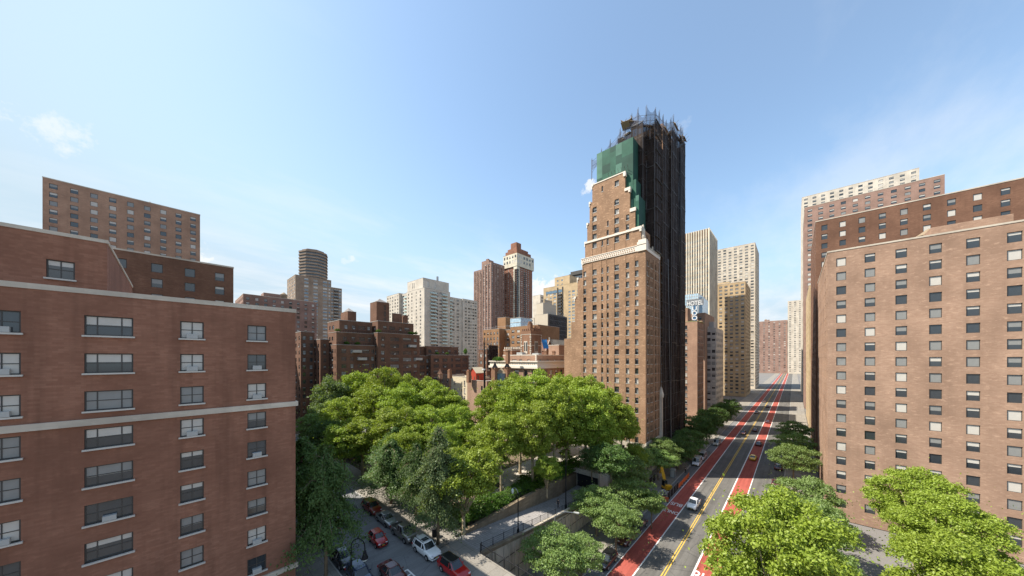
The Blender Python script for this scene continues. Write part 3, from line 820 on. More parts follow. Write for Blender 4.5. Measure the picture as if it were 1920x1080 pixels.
# open crown of the scaffold: poles, platforms, see-through screens, catch platforms
cr = random.Random(9)
line = [(94.6, 50, 90), (94.6, 46.5, 91), (94.6, 43.5, 92.5), (94.6, 40.2, 94.5), (94.3, 38.5, 96), (94.0, 36.4, 96.5), (93.8, 34.4, 96.5), (94.5, 32.2, 96), (97.5, 30.6, 97), (100.5, 30.4, 97.5), (103.5, 30.2, 98), (106.5, 30.2, 99),
        (109.5, 29.6, 101), (112.5, 29.6, 102.5), (115.5, 30, 103), (118.5, 30, 104), (121.5, 29.6, 104.5), (124, 29.6, 104.5), (126.2, 29.6, 104)]
for k, (a, c) in enumerate(zip(line, line[1:])):
    ha, hc = cr.uniform(2.6, 4.8), cr.uniform(2.6, 4.8)
    if k < 4: ha, hc = 2.6, 3.4
    b = MB(); n = 5
    for i in range(n):
        u, v = i / n, (i + 1) / n
        pu = [a[t] + (c[t] - a[t]) * u for t in range(3)]; pv = [a[t] + (c[t] - a[t]) * v for t in range(3)]
        sag = lambda w: (ha * (1 - w) + hc * w) - 1.6 * math.sin(PI * w)
        b.face([(pu[0], pu[1], pu[2] - 1), (pv[0], pv[1], pv[2] - 1), (pv[0], pv[1], pv[2] + sag(v)), (pu[0], pu[1], pu[2] + sag(u))])
    b.build('screen', ['net_blue'], s, off)
    q = MB()
    for p_, h in ((a, ha), (c, hc)):
        for e in (0, .8):
            q.tube([(p_[0] + e * .6, p_[1] + e * .5, p_[2] - 4), (p_[0] + e * .6, p_[1] + e * .5, p_[2] + h + .4)], .06, 5)
    for z in (.3, 2.0):
        q.tube([(a[0], a[1], a[2] + z), (c[0], c[1], c[2] + z)], .05, 4)
    q.tube([(a[0], a[1], a[2] - 2), (c[0], c[1], c[2] + 2)], .045, 4)
    q.build('pole_frame', ['pole_steel'], s, off)
    if k >= 2:
        q = MB(); d = Vector((c[0] - a[0], c[1] - a[1], 0)); L = d.length
        q.box(-L / 2, L / 2, -.5, .5, 0, .1)
        o = q.build('platform', ['plank'], s); o.location = ((a[0] + c[0]) / 2 + .5 - off[0], (a[1] + c[1]) / 2 + .5 - off[1], (a[2] + c[2]) / 2 - cr.uniform(.5, 1.2) - off[2])
        o.rotation_euler = (0, 0, math.atan2(d.y, d.x))
for (x, y, z, rx, ry, rz, L, W) in ((93.8, 39.0, 98.8, .75, 0, .1, 1.6, 1.6), (94.2, 37.2, 98.2, -.5, .2, .1, 1.8, 2.), (93.6, 38.2, 97.4, .2, .5, .1, 2.6, 2.4), (95, 36.2, 97.6, .3, .1, .4, 2.6, 2.4), (112, 28.8, 102.5, .9, .1, 0, 4., 1.2), (118, 28.9, 102, 1.0, -.1, .1, 4, 1.2), (122.5, 28.8, 104, .8, .15, 0, 3, 1.2), (104, 29.6, 97.5, .9, .1, 0, 3, 1.2)):
    q = MB(); q.box(-L / 2, L / 2, -W / 2, W / 2, 0, .12)
    for k in range(3): q.tube([(-L / 2 + L * k / 2, -W / 2, .1), (-L / 2 + L * k / 2, -W / 2, 1.2)], .05, 4)
    o = q.build('catch_platform', ['plank'], s); o.location = (x - off[0], y - off[1], z - off[2]); o.rotation_euler = (rx, ry, rz)
q = MB()
for k in range(60):
    x, y = cr.uniform(96, 124), cr.uniform(31.5, 37); z = 93.5 + (x - 96) * .33
    q.tube([(x, y, z - 2), (x + cr.uniform(-.3, .3), y + cr.uniform(-.3, .3), z + cr.uniform(2, 5.5))], .06, 4)
    q.tube([(x, y, z + cr.uniform(0, 2)), (x + cr.uniform(-3, 3), y + cr.uniform(-1, 3), z + cr.uniform(0, 3))], .045, 4)
q.build('pole_cluster', ['pole_steel'], s, off)
q = MB()
for k in range(14):
    x, y = cr.uniform(96, 122), cr.uniform(30.8, 34); z = 93 + (x - 96) * .34 + cr.uniform(-1, 3)
    q.box(x, x + cr.uniform(.8, 2.4), y, y + cr.uniform(.4, 1.), z, z + .15)
q.build('loose_planks', ['plank'], s, off)
for (px0, xa, ya) in ((1225, 98.2, 29.9), (1240, 104., 29.0)):
    q = MB(); q.tube([(xa, ya, 57), (xa + 1.2, ya - .6, ZS + 6)], .05, 5); q.build('hoist_rope', ['steel'], s, off)

# ------------------------------------------------------------------ brown brick apartment house beyond the park (south side)
S = Bld('brick_apartment_house', 'dark brown brick apartment house with stepped terraces and brick roof bulkheads at left', 'apartment house', (60, 135, 0), mats=('brick_dark', 'concrete', 'roofing'), zvis=17, style='ac', wmats=('frame', 'glass', 'blind_grey', 'glass', 'ac'))
S.block(42, 56.7, 128.6, 137, 0, 31.2, E=[(1.6, 1.3), (4.3, 1.5), (6.8, .7)], N=[(2.6, 1.7), (5.6, 1.2), (8.2, 1.0), (10.9, 2.8), (13.6, 1.2)], coping=.12)
S.block(42.6, 56.7, 130.6, 140, 31.2, 36.2, E=[(2., 1.4), (5, 1.5)], N=[(3, 1.6), (6.2, 1.3), (9.6, 2.4), (12.5, 1.3)], coping=.12)
S.block(44.5, 57.5, 133.2, 147, 36.2, 41.2, E=[(3, 1.6), (7, 2.2)], N=[(2.5, 1.3), (5.5, 1.5), (8.6, 2.6), (11.5, 1.2)], top=40)
S.block(38.8, 41.9, 136.5, 150, 0, 33.4, E=(3, 1.4), N=(1, 1.0))
S.block(34, 38.7, 143.5, 162, 0, 36.5, E=(4, 1.4), N=(2, 1.1))
S.block(56.8, 76.2, 126.6, 148, 0, 36.6, E=[(19.5, 1.1)], N=[(2.2, 1.5), (7.4, 4.0), (13.2, 4.0), (17.2, 1.7)], coping=.12)
S.block(58.3, 74.8, 129.6, 146, 36.6, 41.8, E=(3, 1.3), N=[(3, 1.6), (6.2, 2.6), (10, 1.2), (13.2, 2.4)], top=40.4)
S.block(76.3, 107, 129.2, 149, 0, 27.2, N=[(2.6, 2.8), (5.6, 1.2), (11, 2.8), (15, 2.6), (18.6, 1.2), (22.5, 3.4), (27.5, 3.2)], coping=.12)
S.block(82.2, 105.2, 126.8, 129.19, 0, 27.6, E=(1, .7), N=[(3.0, 3.0), (8, 2.8), (12.2, 1.2), (16, 3.2), (20.4, 3.)], coping=.12)
S.block(77.5, 82.2, 132.5, 147, 27.2, 31.6, N=[(2, 1.4)])
S.block(82.3, 101.5, 130.8, 147, 27.2, 31.9, E=(2, 1.2), N=(5, 1.7))
for (pl, pm, pr, yy, z0, z1) in ((639, 652, 668, 139, 41.2, 45.9), (694, 706, 730, 137, 41.8, 51.3), (735, 737, 753.5, 138, 41.8, 47.0), (754, 757, 765, 137.5, 41.8, 46.6)):
    xm, _ = at_y(pm, yy); xr, _ = at_y(pr, yy); yl = at_x(pl, xm)[0]
    S.block(xm, xr, yy, yl, z0 - .9, z1, N=[((xr - xm) * .65, 1.1)] if z1 > 50 else (), wh=2.4, top=z1 - 1.4, floors=3, coping=.1)
    if pl in (639, 694):
        cx, cy = (xm + xr) / 2, (yy + yl) / 2
        for (a, c) in (((xm + .5, yy + .5), (xr - .5, yy + .5)), ((xr - .5, yy + .5), (xr - .5, yl - .5)), ((xr - .5, yl - .5), (xm + .5, yl - .5)), ((xm + .5, yl - .5), (xm + .5, yy + .5))):
            S.roof.face([(*a, z1 + .1), (*c, z1 + .1), (cx, cy, z1 + 2.0)])
for (x0, x1, y0, z) in ((42.2, 56.4, 129.0, 31.3), (44.7, 56.4, 132.2, 36.3), (57, 76, 127.0, 36.7), (82.5, 105, 127.1, 27.7)):   # terrace balustrades
    q = MB(); q.box(x0, x1, y0, y0 + .06, z + .85, z + .93)
    for k in range(int((x1 - x0) / .9)): q.box(x0 + k * .9, x0 + k * .9 + .07, y0, y0 + .06, z + .05, z + .85)
    q.build('terrace_balustrade', ['iron'], S.root, S.off)
for (x, z) in ((47.5, 28.3), (70.5, 31.0), (73.5, 25.2), (49.5, 25.3)):   # small projecting balconies
    yb = 128.6 if x < 56 else 126.6
    q = MB(); q.box(x, x + 3.4, yb - 1.2, yb - .003, z, z + .18); q.box(x, x + 3.4, yb - 1.2, yb - 1.13, z + .18, z + 1.05); q.box(x, x + .07, yb - 1.13, yb - .003, z + .18, z + 1.05); q.box(x + 3.33, x + 3.4, yb - 1.13, yb - .003, z + .18, z + 1.05)
    q.build('balcony', ['concrete'], S.root, S.off)
S.finish()

# ------------------------------------------------------------------ white brick apartment tower
Wb = Bld('white_apartment_tower', 'white brick apartment tower with rows of pale green balconies and a grey roof block', 'apartment tower', (150, 230, 0), mats=('brick_pale', 'concrete', 'roofing'), zvis=38, style='plain', wmats=('frame', 'glass', 'blind', 'blind_grey', 'ac'))
Wb.block(137, 162.3, 220.7, 249, 0, 83.3, E=[(3.5, 1.6), (9, 1.5), (16, 1.4), (22.5, 2.0)], N=[(8.3, 3.6), (12.0, 2.6), (15.6, 2.6), (19.4, 3.6)], fh=2.95, top=82.2)
Wb.block(162.35, 177.5, 223.5, 249, 0, 80, N=[(1.8, 3.0), (5.5, 2.6), (10.5, 2.6)], fh=2.95, top=79.2)
Wb.block(177.5, 195, 222.3, 249, 0, 80.2, E=(), N=[(3.5, 2.2), (7.2, 2.2), (9.7, 1.1), (12.6, 2.3), (15.4, 2.0)], fh=2.95, top=79.2)
Wb.block(140, 166, 227.5, 253, 83.3, 93, E=[(9, .9), (11.4, .9)], N=[(5, 1.6), (12, 1.6)], floors=1, fh=6, wh=4.6, sill=.6, par=1.2, mi=3 if False else 0)
Wb.block(139.5, 160, 249.2, 262, 0, 83.8, E=[(3.2, 2.6), (8.5, 2.6)], fh=2.95)
Wb.block(137, 160, 262.2, 286, 0, 84.6, E=(5, 1.9), fh=2.95)
q = MB(); q.box(159.5, 160.9, 236, 237.4, 93, 99.5); q.build('flue', ['steel'], Wb.root, Wb.off)
bal = []
for k in range(18):
    z = 82.2 - 2.95 * (k + 1)
    for xc, w in ((8.3, 5.6), (19.4, 5.2)):
        bal.append((137 + xc - w / 2, 137 + xc + w / 2, 220.7, z, 'N'))
    if k < 16:
        for yc in (252.8,): bal.append((0, 0, yc, z, 'E'))
        bal.append((162.6, 166, 223.5, z - 3.2, 'N'))
for (xa, xb, y, z, o) in bal:
    q = MB()
    if o == 'N':
        q.box(xa, xb, y - 1.5, y - .003, z - .1, z + .12, 0); q.box(xa, xb, y - 1.5, y - 1.44, z + .12, z + 1.15, 1); q.box(xa, xa + .06, y - 1.44, y - .003, z + .12, z + 1.15, 1); q.box(xb - .06, xb, y - 1.44, y - .003, z + .12, z + 1.15, 1)
    else:
        q.box(138, 139.49, y - 3, y + 3, z - .1, z + .12, 0); q.box(138, 138.06, y - 3, y + 3, z + .12, z + 1.15, 1); q.box(138.06, 139.49, y - 3, y - 2.94, z + .12, z + 1.15, 1)
    q.build('balcony', ['concrete', 'glass_aqua'], Wb.root, Wb.off)
for (x, z) in ((145.3, 83.), (156.4, 83.)):
    pass
Wb.finish()

# ------------------------------------------------------------------ distant towers
def corner(px, d): return at_d(px, d)


x, y = corner(921, 420)
B = Bld('brown_tower', 'ribbed brown brick tower in the distance left of the red topped tower', 'tower', (x, y, 0), mats=('brick_mauve', 'brick_mauve', 'roofing'), zvis=55, style='plain', wmats=('frame_pale', 'glass', 'blind', 'blind_grey', 'ac'))
yl = at_x(887, x)[0]; xr = at_y(946, y)[0]
ym = y + (yl - y) * .42
B.block(x, xr, y, ym, 0, 157, E=(6, 2.3), N=(7, 1.9), fh=2.9, coping=.3)
B.block(x + 1.5, xr - 3, ym, yl, 0, 151, E=(7, 2.3), fh=2.9, coping=.3)
for k in range(7):
    yy = y + (yl - y) * (k + .0) / 6.6
    B.wall.box(x - .9, x - .003, yy - .9, yy + .9, 0, 154 if yy < ym else 149)
for k in range(1, 5):
    xx = x + (xr - x) * k / 5
    B.wall.box(xx - .7, xx + .7, y - .8, y - .003, 0, 154)
for (py, pl, pm, pr) in ((490, 900, 911, 916),):
    B.block(x + 5, x + 14, ym - 6, ym + 9, 150, 163, coping=.3); B.block(x + 7, x + 10, ym - 2, ym + 2, 163, 166)
B.finish()

x, y = corner(969, 430)
B = Bld('red_topped_tower', 'dark red brick tower with a cream crown and red stepped roof', 'tower', (x, y, 0), mats=('brick_red', 'brick_orange', 'roofing', 'cream'), zvis=55, style='plain', wmats=('frame_pale', 'glass', 'blind', 'blind_grey', 'ac'))
yl = at_x(945.5, x)[0]; xr = at_y(998, y)[0]
B.block(x, xr, y, yl, 0, 154.5, E=[(3, 2.0), (8, 2.2), (13, 2.2), (17.5, 2.2)], N=[(6.5, 2.3), (11, 2.6), (16, 2.6), (21, 2.2), (25.5, 2.)], fh=2.9, coping=0)
B.block(x - 1.2, xr + 2.5, y - 1.2, yl + .8, 154.5, 172.5, E=(5, 2.6), N=(6, 3.4), fh=6.5, wh=3.8, sill=1.5, mi=3, coping=.4)
q = MB(); q.box(x - .9, x + 1.2, y + 3.6, y + 5.2, 0, 154.3); q.box(x + 3.3, x + 5, y - .9, y + 1.2, 0, 154.3); q.box(x - .85, x + 4, y - .85, y + 4, 150.5, 154.2); q.build('corner_pier', ['cream'], B.root, B.off)
for k in range(36):
    z = 152 - 3 * (k + 1)
    if z < 50: break
    q = MB(); q.box(x - .8, x + 3.2, y - .8, y - .1, z, z + 1.1, 0); q.box(x - .8, x - .1, y - .1, y + 3.5, z, z + 1.1, 0); q.box(x - .2, x + 3.0, y - .2, y - .05, z + 1.1, z + 2.9, 1); q.build('corner_balcony', ['concrete' if k > 25 else 'frame', 'glass'], B.root, B.off)
for k in range(34):
    z = 150 - 2.9 * (k + 1)
    if z < 55: break
    q = MB(); q.box(x + 15, x + 18.6, y - 1.1, y - .003, z, z + 1.1); q.build('balcony', ['frame'], B.root, B.off)
q = MB(); q.box(x + 1, xr - 2, y + 1, yl - 1.5, 172.3, 178); q.box(x + 3, xr - 6, y + 3, yl - 4, 178, 182); q.box(x + 5, x + 15, y + 5, y + 16, 182, 190.5); q.build('stepped_roof', ['brick_red'], B.root, B.off)
B.finish()

x = 240.
B = Bld('beige_apartment_tower', 'beige brick apartment tower with black balconies beside the brown tower', 'apartment tower', (x, 150, 0), mats=('brick_beige', 'brick_beige', 'roofing'), zvis=35, style='plain', wmats=('frame_pale', 'glass_blue', 'blind', 'blind_grey', 'ac'))
yl = at_x(1019, x)[0]; yr = at_x(1102, x)[0]
B.block(x, x + 30, yr, yl, 0, 93, E=[(4, 2.2), (8.5, 2.2), (13, 2.8), (18.5, 2.8), (29, 2.2), (33, 2.8), (38, 2.8), (43, 2.8), (48, 2.8)], N=(5, 2.4), fh=3.0, wh=1.7, top=90, coping=.3, style='plain', skipE=lambda c, r, z: z > 86 and c > 3)
q = MB(); q.box(x - .12, x - .003, yl - 21, yl - 3, 86.8, 89.2); q.build('penthouse_window', ['glass_blue'], B.root, B.off)
yb = at_x(1050, x)[0]
q = MB()
for a in (yb + 2.6, yb - 2.8): q.box(x - .4, x - .003, a - .5, a + .5, 0, 91.5)
q.build('dark_pilaster', ['frame'], B.root, B.off)
for k in range(18):
    z = 84 - 3.0 * k
    q = MB(); q.box(x - 1.6, x - .003, yb - 2, yb + 2, z, z + 1.1); q.build('balcony', ['frame'], B.root, B.off)
    if z > 60 and k % 1 == 0:
        q = MB(); q.box(x + .5, x + 3, yl + .003, yl + 1.6, z, z + 1.1); q.build('side_balcony', ['frame'], B.root, B.off)
yp = at_x(1068, 250)[0]; ypl = at_x(1040, 250)[0]
B.block(250, 268, yp, ypl, 92, 104, E=[(3.5, 1.8), (8.5, 1.8)], fh=4, coping=.2)
B.finish()

x, y = corner(1094, 390)
B = Bld('dark_glass_tower', 'dark blue glass office tower rising behind the beige tower', 'tower', (x, y, 0), mats=('glass_blue', 'frame', 'roofing'), style='plain')
yl = at_x(1051, x)[0]
B.block(x, x + 30, y, yl, 0, 131, coping=0)
q = MB(); n = 11
for k in range(n + 1): yy = y + (yl - y) * k / n; q.box(x - .5, x - .003, yy - .35, yy + .35, 0, 130.8)
for k in range(36): q.box(x - .2, x - .004, y, yl, 130 - 3.6 * k - .7, 130 - 3.6 * k)
q.build('mullion', ['frame'], B.root, B.off)
q = MB(); q.box(x + 2, x + 20, y + 3, y + 20, 131, 139); q.box(x + 1, x + 22, y + 1.5, y + 22, 134, 136); q.build('roof_plant', ['frame'], B.root, B.off)
B.finish()

x, y = corner(1027, 200)
B = Bld('tan_blank_building', 'tan building with a blank side wall and dark netted glass front', 'building', (x, y, 0), mats=('render_tan', 'concrete', 'roofing'), zvis=30, style='plain')
yl = at_x(1002.5, x)[0]; xr = at_y(1060, y)[0]
B.block(x, xr, y, yl, 0, 55, coping=.1)
yb = at_x(1020, x + 2)[0]; xk = at_y(1043, y + 4)[0]
B.block(x + .4, xk, y + 4, yl - 1.2, 55, 62.5, coping=.1); B.block(x + 3, xk - 4, y + 5, yl - 6, 62.5, 65)
q = MB(); q.box(x + .6, xr + .8, y - 1.0, y - .6, 24, 54.6); q.build('dark_netting', ['net_dark'], B.root, B.off)
q = MB()
for k in range(16): xx = x + .8 + (xr - x) * k / 15.4; q.tube([(xx, y - 1.2, 22), (xx, y - 1.2, 56 + (k * 7 % 5) * .25)], .09, 4)
for k in range(11): z = 24 + 3 * k; q.tube([(x + .7, y - 1.15, z), (xr + .8, y - 1.15, z)], .07, 4)
q.build('pole_scaffold', ['steel'], B.root, B.off)
q = MB(); q.box(x + .5, xr + .6, y - .5, y - .1, 19, 24); q.build('glass_strip', ['glass_blue'], B.root, B.off)
B.finish()

x, y = corner(1013, 340)
B = Bld('white_office_block', 'plain white office block glimpsed between the red topped and beige towers', 'building', (x, y, 0), mats=('brick_pale', 'concrete', 'roofing'), style='plain')
B.block(x, at_y(1020, y)[0], y, at_x(998.5, x)[0], 0, 96, N=(4, 2.4), fh=3.4)
B.block(x - 6, x - .1, y + 4, at_x(998.5, x)[0] + 2, 0, 70, E=(5, 2.), fh=3.3)
B.finish()

# tall slab and banded tower at the left edge
yy = 315.
B = Bld('beige_slab_tower', 'beige apartment slab with dark blue windows beside the banded brown tower', 'apartment tower', (95, yy, 0), mats=('brick_taupe', 'brick_taupe', 'roofing'), zvis=38, style='plain', wmats=('frame_pale', 'glass_blue', 'blind', 'blind_grey', 'ac'))
xa = at_y(619, yy)[0]; xb = at_y(641, yy)[0]
B.block(70, xa, yy - 3, yy + 25, 0, 97, E=(5, 2.4), N=[(8, 3.2), (15, 3.4), (22.5, 3.6), (xa - 70 - 1.5, 1.5)], fh=3.0, wh=1.7)
B.block(xa, xb, yy, yy + 25, 0, 91.5, N=[(1.6, 1.7), (5.0, 4.0), (8.4, 2.2)], fh=3.0, wh=1.9)
for k in range(18):
    z = 88 - 3 * k; q = MB(); q.box(xa + 3.2, xa + 6.8, yy - 1.0, yy - .003, z - .2, z + .9); q.build('balcony', ['frame'], B.root, B.off)
B.finish()
cx, cy = corner(588, 330)
B = thing('banded_tower', 'grey brown eight sided tower with banded balconies at the left edge', 'tower', (cx, cy, 0)); off = (cx, cy, 0)
q = MB(); r8 = 13.6
q.lathe([(r8 - 1, 0), (r8 - 1, 138), (r8 - 3, 138), (r8 - 3, 139.5), (0, 139.5)], 8, cx, cy); q.build('core', ['brick_taupe'], B, off)
q = MB(); q.lathe([(r8 - .98, 60), (r8 - .98, 137)], 8, cx, cy); q.build('window_band', ['glass'], B, off)
for k in range(24):
    z = 136 - 3.2 * k; q = MB(); q.lathe([(r8 - .9, z), (r8, z), (r8, z + 1.5), (r8 - .9, z + 1.5)], 8, cx, cy); q.build('balcony_band', ['brick_taupe'], B, off)

# ------------------------------------------------------------------ orange brick house and the gothic roofs
x = 130.
B = Bld('orange_brick_block', 'orange brick apartment block with a square roof house behind the gothic turret', 'apartment house', (x, 115, 0), mats=('brick_orange', 'concrete', 'roofing'), zvis=26, style='plain')
ya, yb, yc, yd = (at_x(p, x)[0] for p in (906, 936, 957, 1009))
B.block(x, 150, yb, ya, 0, 43.6, E=(5, 1.2), fh=3.1); B.block(x + 5, 150, yc, yb, 0, 43, E=(2, 1.9), fh=3.1, N=(3, 1)); B.block(x, 150, yd, yc, 0, 43.8, E=(5, 2.2), fh=3.1)
yp0, yp1 = at_x(948, 140)[0], at_x(933, 140)[0]
B.block(140, at_y(965.5, yp0)[0], yp0, yp1, 43, 51.8, N=[(2, .9), (3.6, .9)], fh=6, floors=1, wh=1.4, sill=1.2, coping=.12)
q = MB()
for k in range(26): yk = yd + (ya - yd) * k / 25; q.tube([(x + .3, yk, 43.6), (x + .3, yk, 44.9)], .035, 4)
q.tube([(x + .3, yd, 44.8), (x + .3, ya, 44.8)], .04, 4); q.build('roof_rail', ['steel'], B.root, B.off)
q = MB(); xg, yg_ = at_d(975, 180); q.box(xg - 4, xg + 6, yg_ - 4, yg_ + 4, 43.5, 49); q.build('roof_glasshouse', ['glass_sky'], B.root, B.off)
q = MB()
for z in (44, 46.5, 49): q.box(xg - 4.1, xg + 6.1, yg_ - 4.1, yg_ - 4.0, z, z + .2); q.box(xg - 4.15, xg - 4.02, yg_ - 4.1, yg_ + 4, z, z + .2)
q.build('glasshouse_bar', ['frame_pale'], B.root, B.off)
B.finish()

xg, yg_ = at_d(995, 135)
B = Bld('gothic_turret', 'square red brick gothic roof turret with stone corners and battlements', 'turret', (xg, yg_, 20), mats=('brick_brown', 'stone', 'roofing'), style='plain')
yl = at_x(977, xg)[0]; xr = at_y(1015, yg_)[0]
B.block(xg, xr, yg_, yl, 18, 36.5, coping=.25); B.block(xg - .1, xr + .1, yg_ - .1, yl + .1, 36.75, 38.2, coping=0)
B.block(xg + 1.6, xr, yg_ + .3, yl - 1, 36, 39.5, coping=0)
q = MB(); e = .14
for (a, c) in ((xg, yg_), (xr, yg_), (xg, yl)):
    for k in range(17): w = .5 if k % 2 else .32; q.box(a - w if a == xr else a - e, a + e if a == xr else a + w, c - w if c == yl else c - e, c + e if c == yl else c + w, 20 + k, 20.7 + k)
for z in (27.4, 31.6): q.box(xg - e * .8, xr + e * .8, yg_ - e * .8, yg_ - .003, z, z + .3); q.box(xg - e * .8, xg - .003, yg_, yl + e * .8, z, z + .3)
q.build('quoins', ['stone'], B.root, B.off)
for (a, s0, n_) in (('N', (xr - xg) / 2, 0), ('E', (yl - yg_) / 2, 0)):
    q = MB()
    if a == 'N':
        c = xg + s0; q.box(c - 1.15, c + 1.15, yg_ - .16, yg_ - .003, 28.1, 33.6, 0)
        for k in (-.7, 0, .7): q.box(c + k - .26, c + k + .26, yg_ - .19, yg_ - .162, 29.2, 33.1, 1)
    else:
        c = yg_ + s0; q.box(xg - .16, xg - .003, c - 1.0, c + 1.0, 28.1, 33.6, 0)
        for k in (-.5, .5): q.box(xg - .19, xg - .162, c + k - .3, c + k + .3, 29.2, 33.1, 1)
    q.build('gothic_window', ['stone', 'glass'], B.root, B.off)
q = MB()
for k in range(6): xx = xg + (xr - xg) * (k + .2) / 6; q.box(xx, xx + .6, yg_ - .15, yg_ + .3, 38.2, 39.0)
for k in range(5): yy_ = yg_ + (yl - yg_) * (k + .2) / 5; q.box(xg - .15, xg + .3, yy_, yy_ + .6, 38.2, 39.0)
xk = at_y(1009, yg_ + 1)[0]
for k in range(5): q.box(xr - 4.2 + k * .85, xr - 3.7 + k * .85, yg_ + .3, yg_ + .7, 39.5, 40.6)
q.build('battlement', ['brick_brown'], B.root, B.off)
q = MB(); q.box(xg + .9, xg + 2.6, yg_ + .9, yg_ + 2.6, 36, 41.2); q.lathe([(1.0, 41.2), (1.0, 41.9), (.75, 41.9), (.75, 42.4)], 8, xg + 1.75, yg_ + 1.75); q.build('chimney', ['brick_brown'], B.root, B.off)
q = MB(); q.box(xg + 1, xr + .2, yg_ - .9, yg_ - .2, 22.5, 25.6); q.build('dark_awning', ['cloth'], B.root, B.off)
B.finish()
# its lower battlemented shoulder
xs, ys = at_d(960, 132)
B = Bld('battlemented_lodge', 'small battlemented brick and stone roof lodge left of the gothic turret', 'lodge', (xs, ys, 20), mats=('brick_brown', 'stone', 'roofing'), style='plain')
yl = at_x(944, xs)[0]; xr = at_y(976, ys)[0]
B.block(xs, xr, ys, yl, 18, 30, N=[(2.2, 2.6)], E=(1, 1.2), fh=4.2, wh=2.2, floors=1, coping=0)
q = MB()
for k in range(6): xx = xs + (xr - xs) * (k + .15) / 6; q.box(xx, xx + .45, ys - .1, ys + .3, 30, 30.9)
for k in range(4): y_ = ys + (yl - ys) * (k + .15) / 4; q.box(xs - .1, xs + .3, y_, y_ + .5, 30, 30.9)
for z in (26., 29.4): q.box(xs - .15, xr, ys - .15, ys - .003, z, z + .3); q.box(xs - .15, xs - .003, ys, yl, z, z + .3)
q.build('battlement', ['stone'], B.root, B.off); B.finish()
# gabled roof with blue tarpaulin and pale modern block beyond
xs, ys = at_d(1023, 150)
B = thing('gabled_brick_house', 'small gabled brick house with stone edging right of the gothic turret', 'house', (xs, ys, 18)); off = (xs, ys, 18)
q = MB(); w = at_y(1037, ys)[0] - xs
q.prism([(xs, ys), (xs + w, ys), (xs + w, ys + 9), (xs, ys + 9)], 16, 29.5)
for yy_ in (ys, ys + 9): q.face([(xs, yy_, 29.5), (xs + w, yy_, 29.5), (xs + w / 2, yy_, 35.0)])
q.build('wall', ['brick_red'], B, off)
q = MB(); q.face([(xs - .2, ys - .2, 29.6), (xs - .2, ys + 9.2, 29.6), (xs + w / 2, ys + 9.2, 35.2), (xs + w / 2, ys - .2, 35.2)]); q.face([(xs + w + .2, ys - .2, 29.6), (xs + w / 2, ys - .2, 35.2), (xs + w / 2, ys + 9.2, 35.2), (xs + w + .2, ys + 9.2, 29.6)]); q.build('roof', ['brick_dark'], B, off)
q = MB(); q.tube([(xs - .2, ys - .15, 29.5), (xs + w / 2, ys - .15, 35.3), (xs + w + .2, ys - .15, 29.5)], .22, 5); q.box(xs + w / 2 - .3, xs + w / 2 + .3, ys - .2, ys + .1, 35.2, 36.4); q.build('stone_edging', ['stone'], B, off)
q = MB()
for k in (.3, .7): q.box(xs + w * k - .5, xs + w * k + .5, ys - .05, ys - .003, 25.5, 28)
q.build('window', ['glass'], B, off)
xt, yt = at_d(1020, 146)
q = MB(); n = 8
for i in range(n):
    for j in range(3):
        P = lambda a, c: (xt - 2.4 + 4.8 * a / n, yt - .5 * c + .3 * math.sin(a * 1.7), 35.0 - 1.5 * c + .35 * math.sin(a * 2.1 + c))
        q.face([P(i, j + 1), P(i + 1, j + 1), P(i + 1, j), P(i, j)])
o = q.build('roof_tarpaulin', ['tarp']); tag(o, 'blue tarpaulin hung on the roofs right of the gothic turret', 'tarpaulin')
xs, ys = at_d(1036, 170)
B = Bld('pale_modern_block', 'low pale block with tall slot windows left of the stepped tower', 'building', (xs, ys, 0), mats=('cream', 'stone', 'roofing'), style='plain')
B.block(xs, at_y(1062, ys)[0], ys, ys + 18, 0, 36.3, N=(6, 1.1), fh=6, floors=2, wh=4.2, sill=.6); B.finish()

# ------------------------------------------------------------------ building with the white cornice
B = Bld('white_cornice_building', 'brick building with a broad white cornice between the trees and the turret', 'building', (95, 78, 0), mats=('brick_pink', 'terracotta', 'roofing'), zvis=15, style='plain')
xa, ya = 86., 66.5; yl = at_x(921, xa)[0]; xr = at_y(1066, ya)[0]
B.block(xa, xr, ya, yl, 0, 22.4, E=[(3, 1.4), (6, 1.9), (8.2, .7), (10.4, 1.3), (13.6, 2.2), (18, 1.4), (21.5, 1.4)], N=(6, 1.4), fh=3.3, wh=2.0, par=.2, coping=0)
B.block(xa + 1.6, xr, ya + 1.6, yl - 5, 22.4, 27.1, E=[(3, 1.2), (6, 2.4), (9.2, 1.4), (13, 1.3), (16, 1.3)], N=(4, 1.2), fh=3.8, floors=1, wh=1.9, sill=.9, coping=.25, par=.5)
q = MB(); o = .75
q.box(xa - o, xr, ya - o, ya + .4, 22.4, 23.2); q.box(xa - o, xa + .4, ya + .4, yl + o, 22.4, 23.2)
q.box(xa - .35, xr, ya - .35, ya + .3, 23.203, 24.7); q.box(xa - .35, xa + .3, ya + .3, yl + .35, 23.203, 24.7)
q.box(xa - o, xr, ya - o, ya + .35, 24.703, 25.1); q.box(xa - o, xa + .35, ya + .35, yl + o, 24.703, 25.1)
q.build('cornice', ['terracotta'], B.root, B.off)
q = MB()
for k in range(26):
    y_ = ya + .5 + (yl - ya - .5) * (k + .5) / 26
    q.face([(xa - .356, y_ + .32, 23.95), (xa - .356, y_, 23.5), (xa - .356, y_ - .32, 23.95), (xa - .356, y_, 24.4)])
q.build('cornice_ornament', ['stone'], B.root, B.off)
q = MB()
for (c, k) in ((xa - .12, 0), (xa + 1.48, 1)):
    for j in range(12): w = .45 if j % 2 else .28; z = (14 + j * .7) if k == 0 else 22.6 + j * .38; q.box(c, c + w, (ya if k == 0 else ya + 1.6) - .12, (ya if k == 0 else ya + 1.6) + w, z, z + (.55 if k == 0 else .3))
q.build('quoins', ['terracotta'], B.root, B.off)
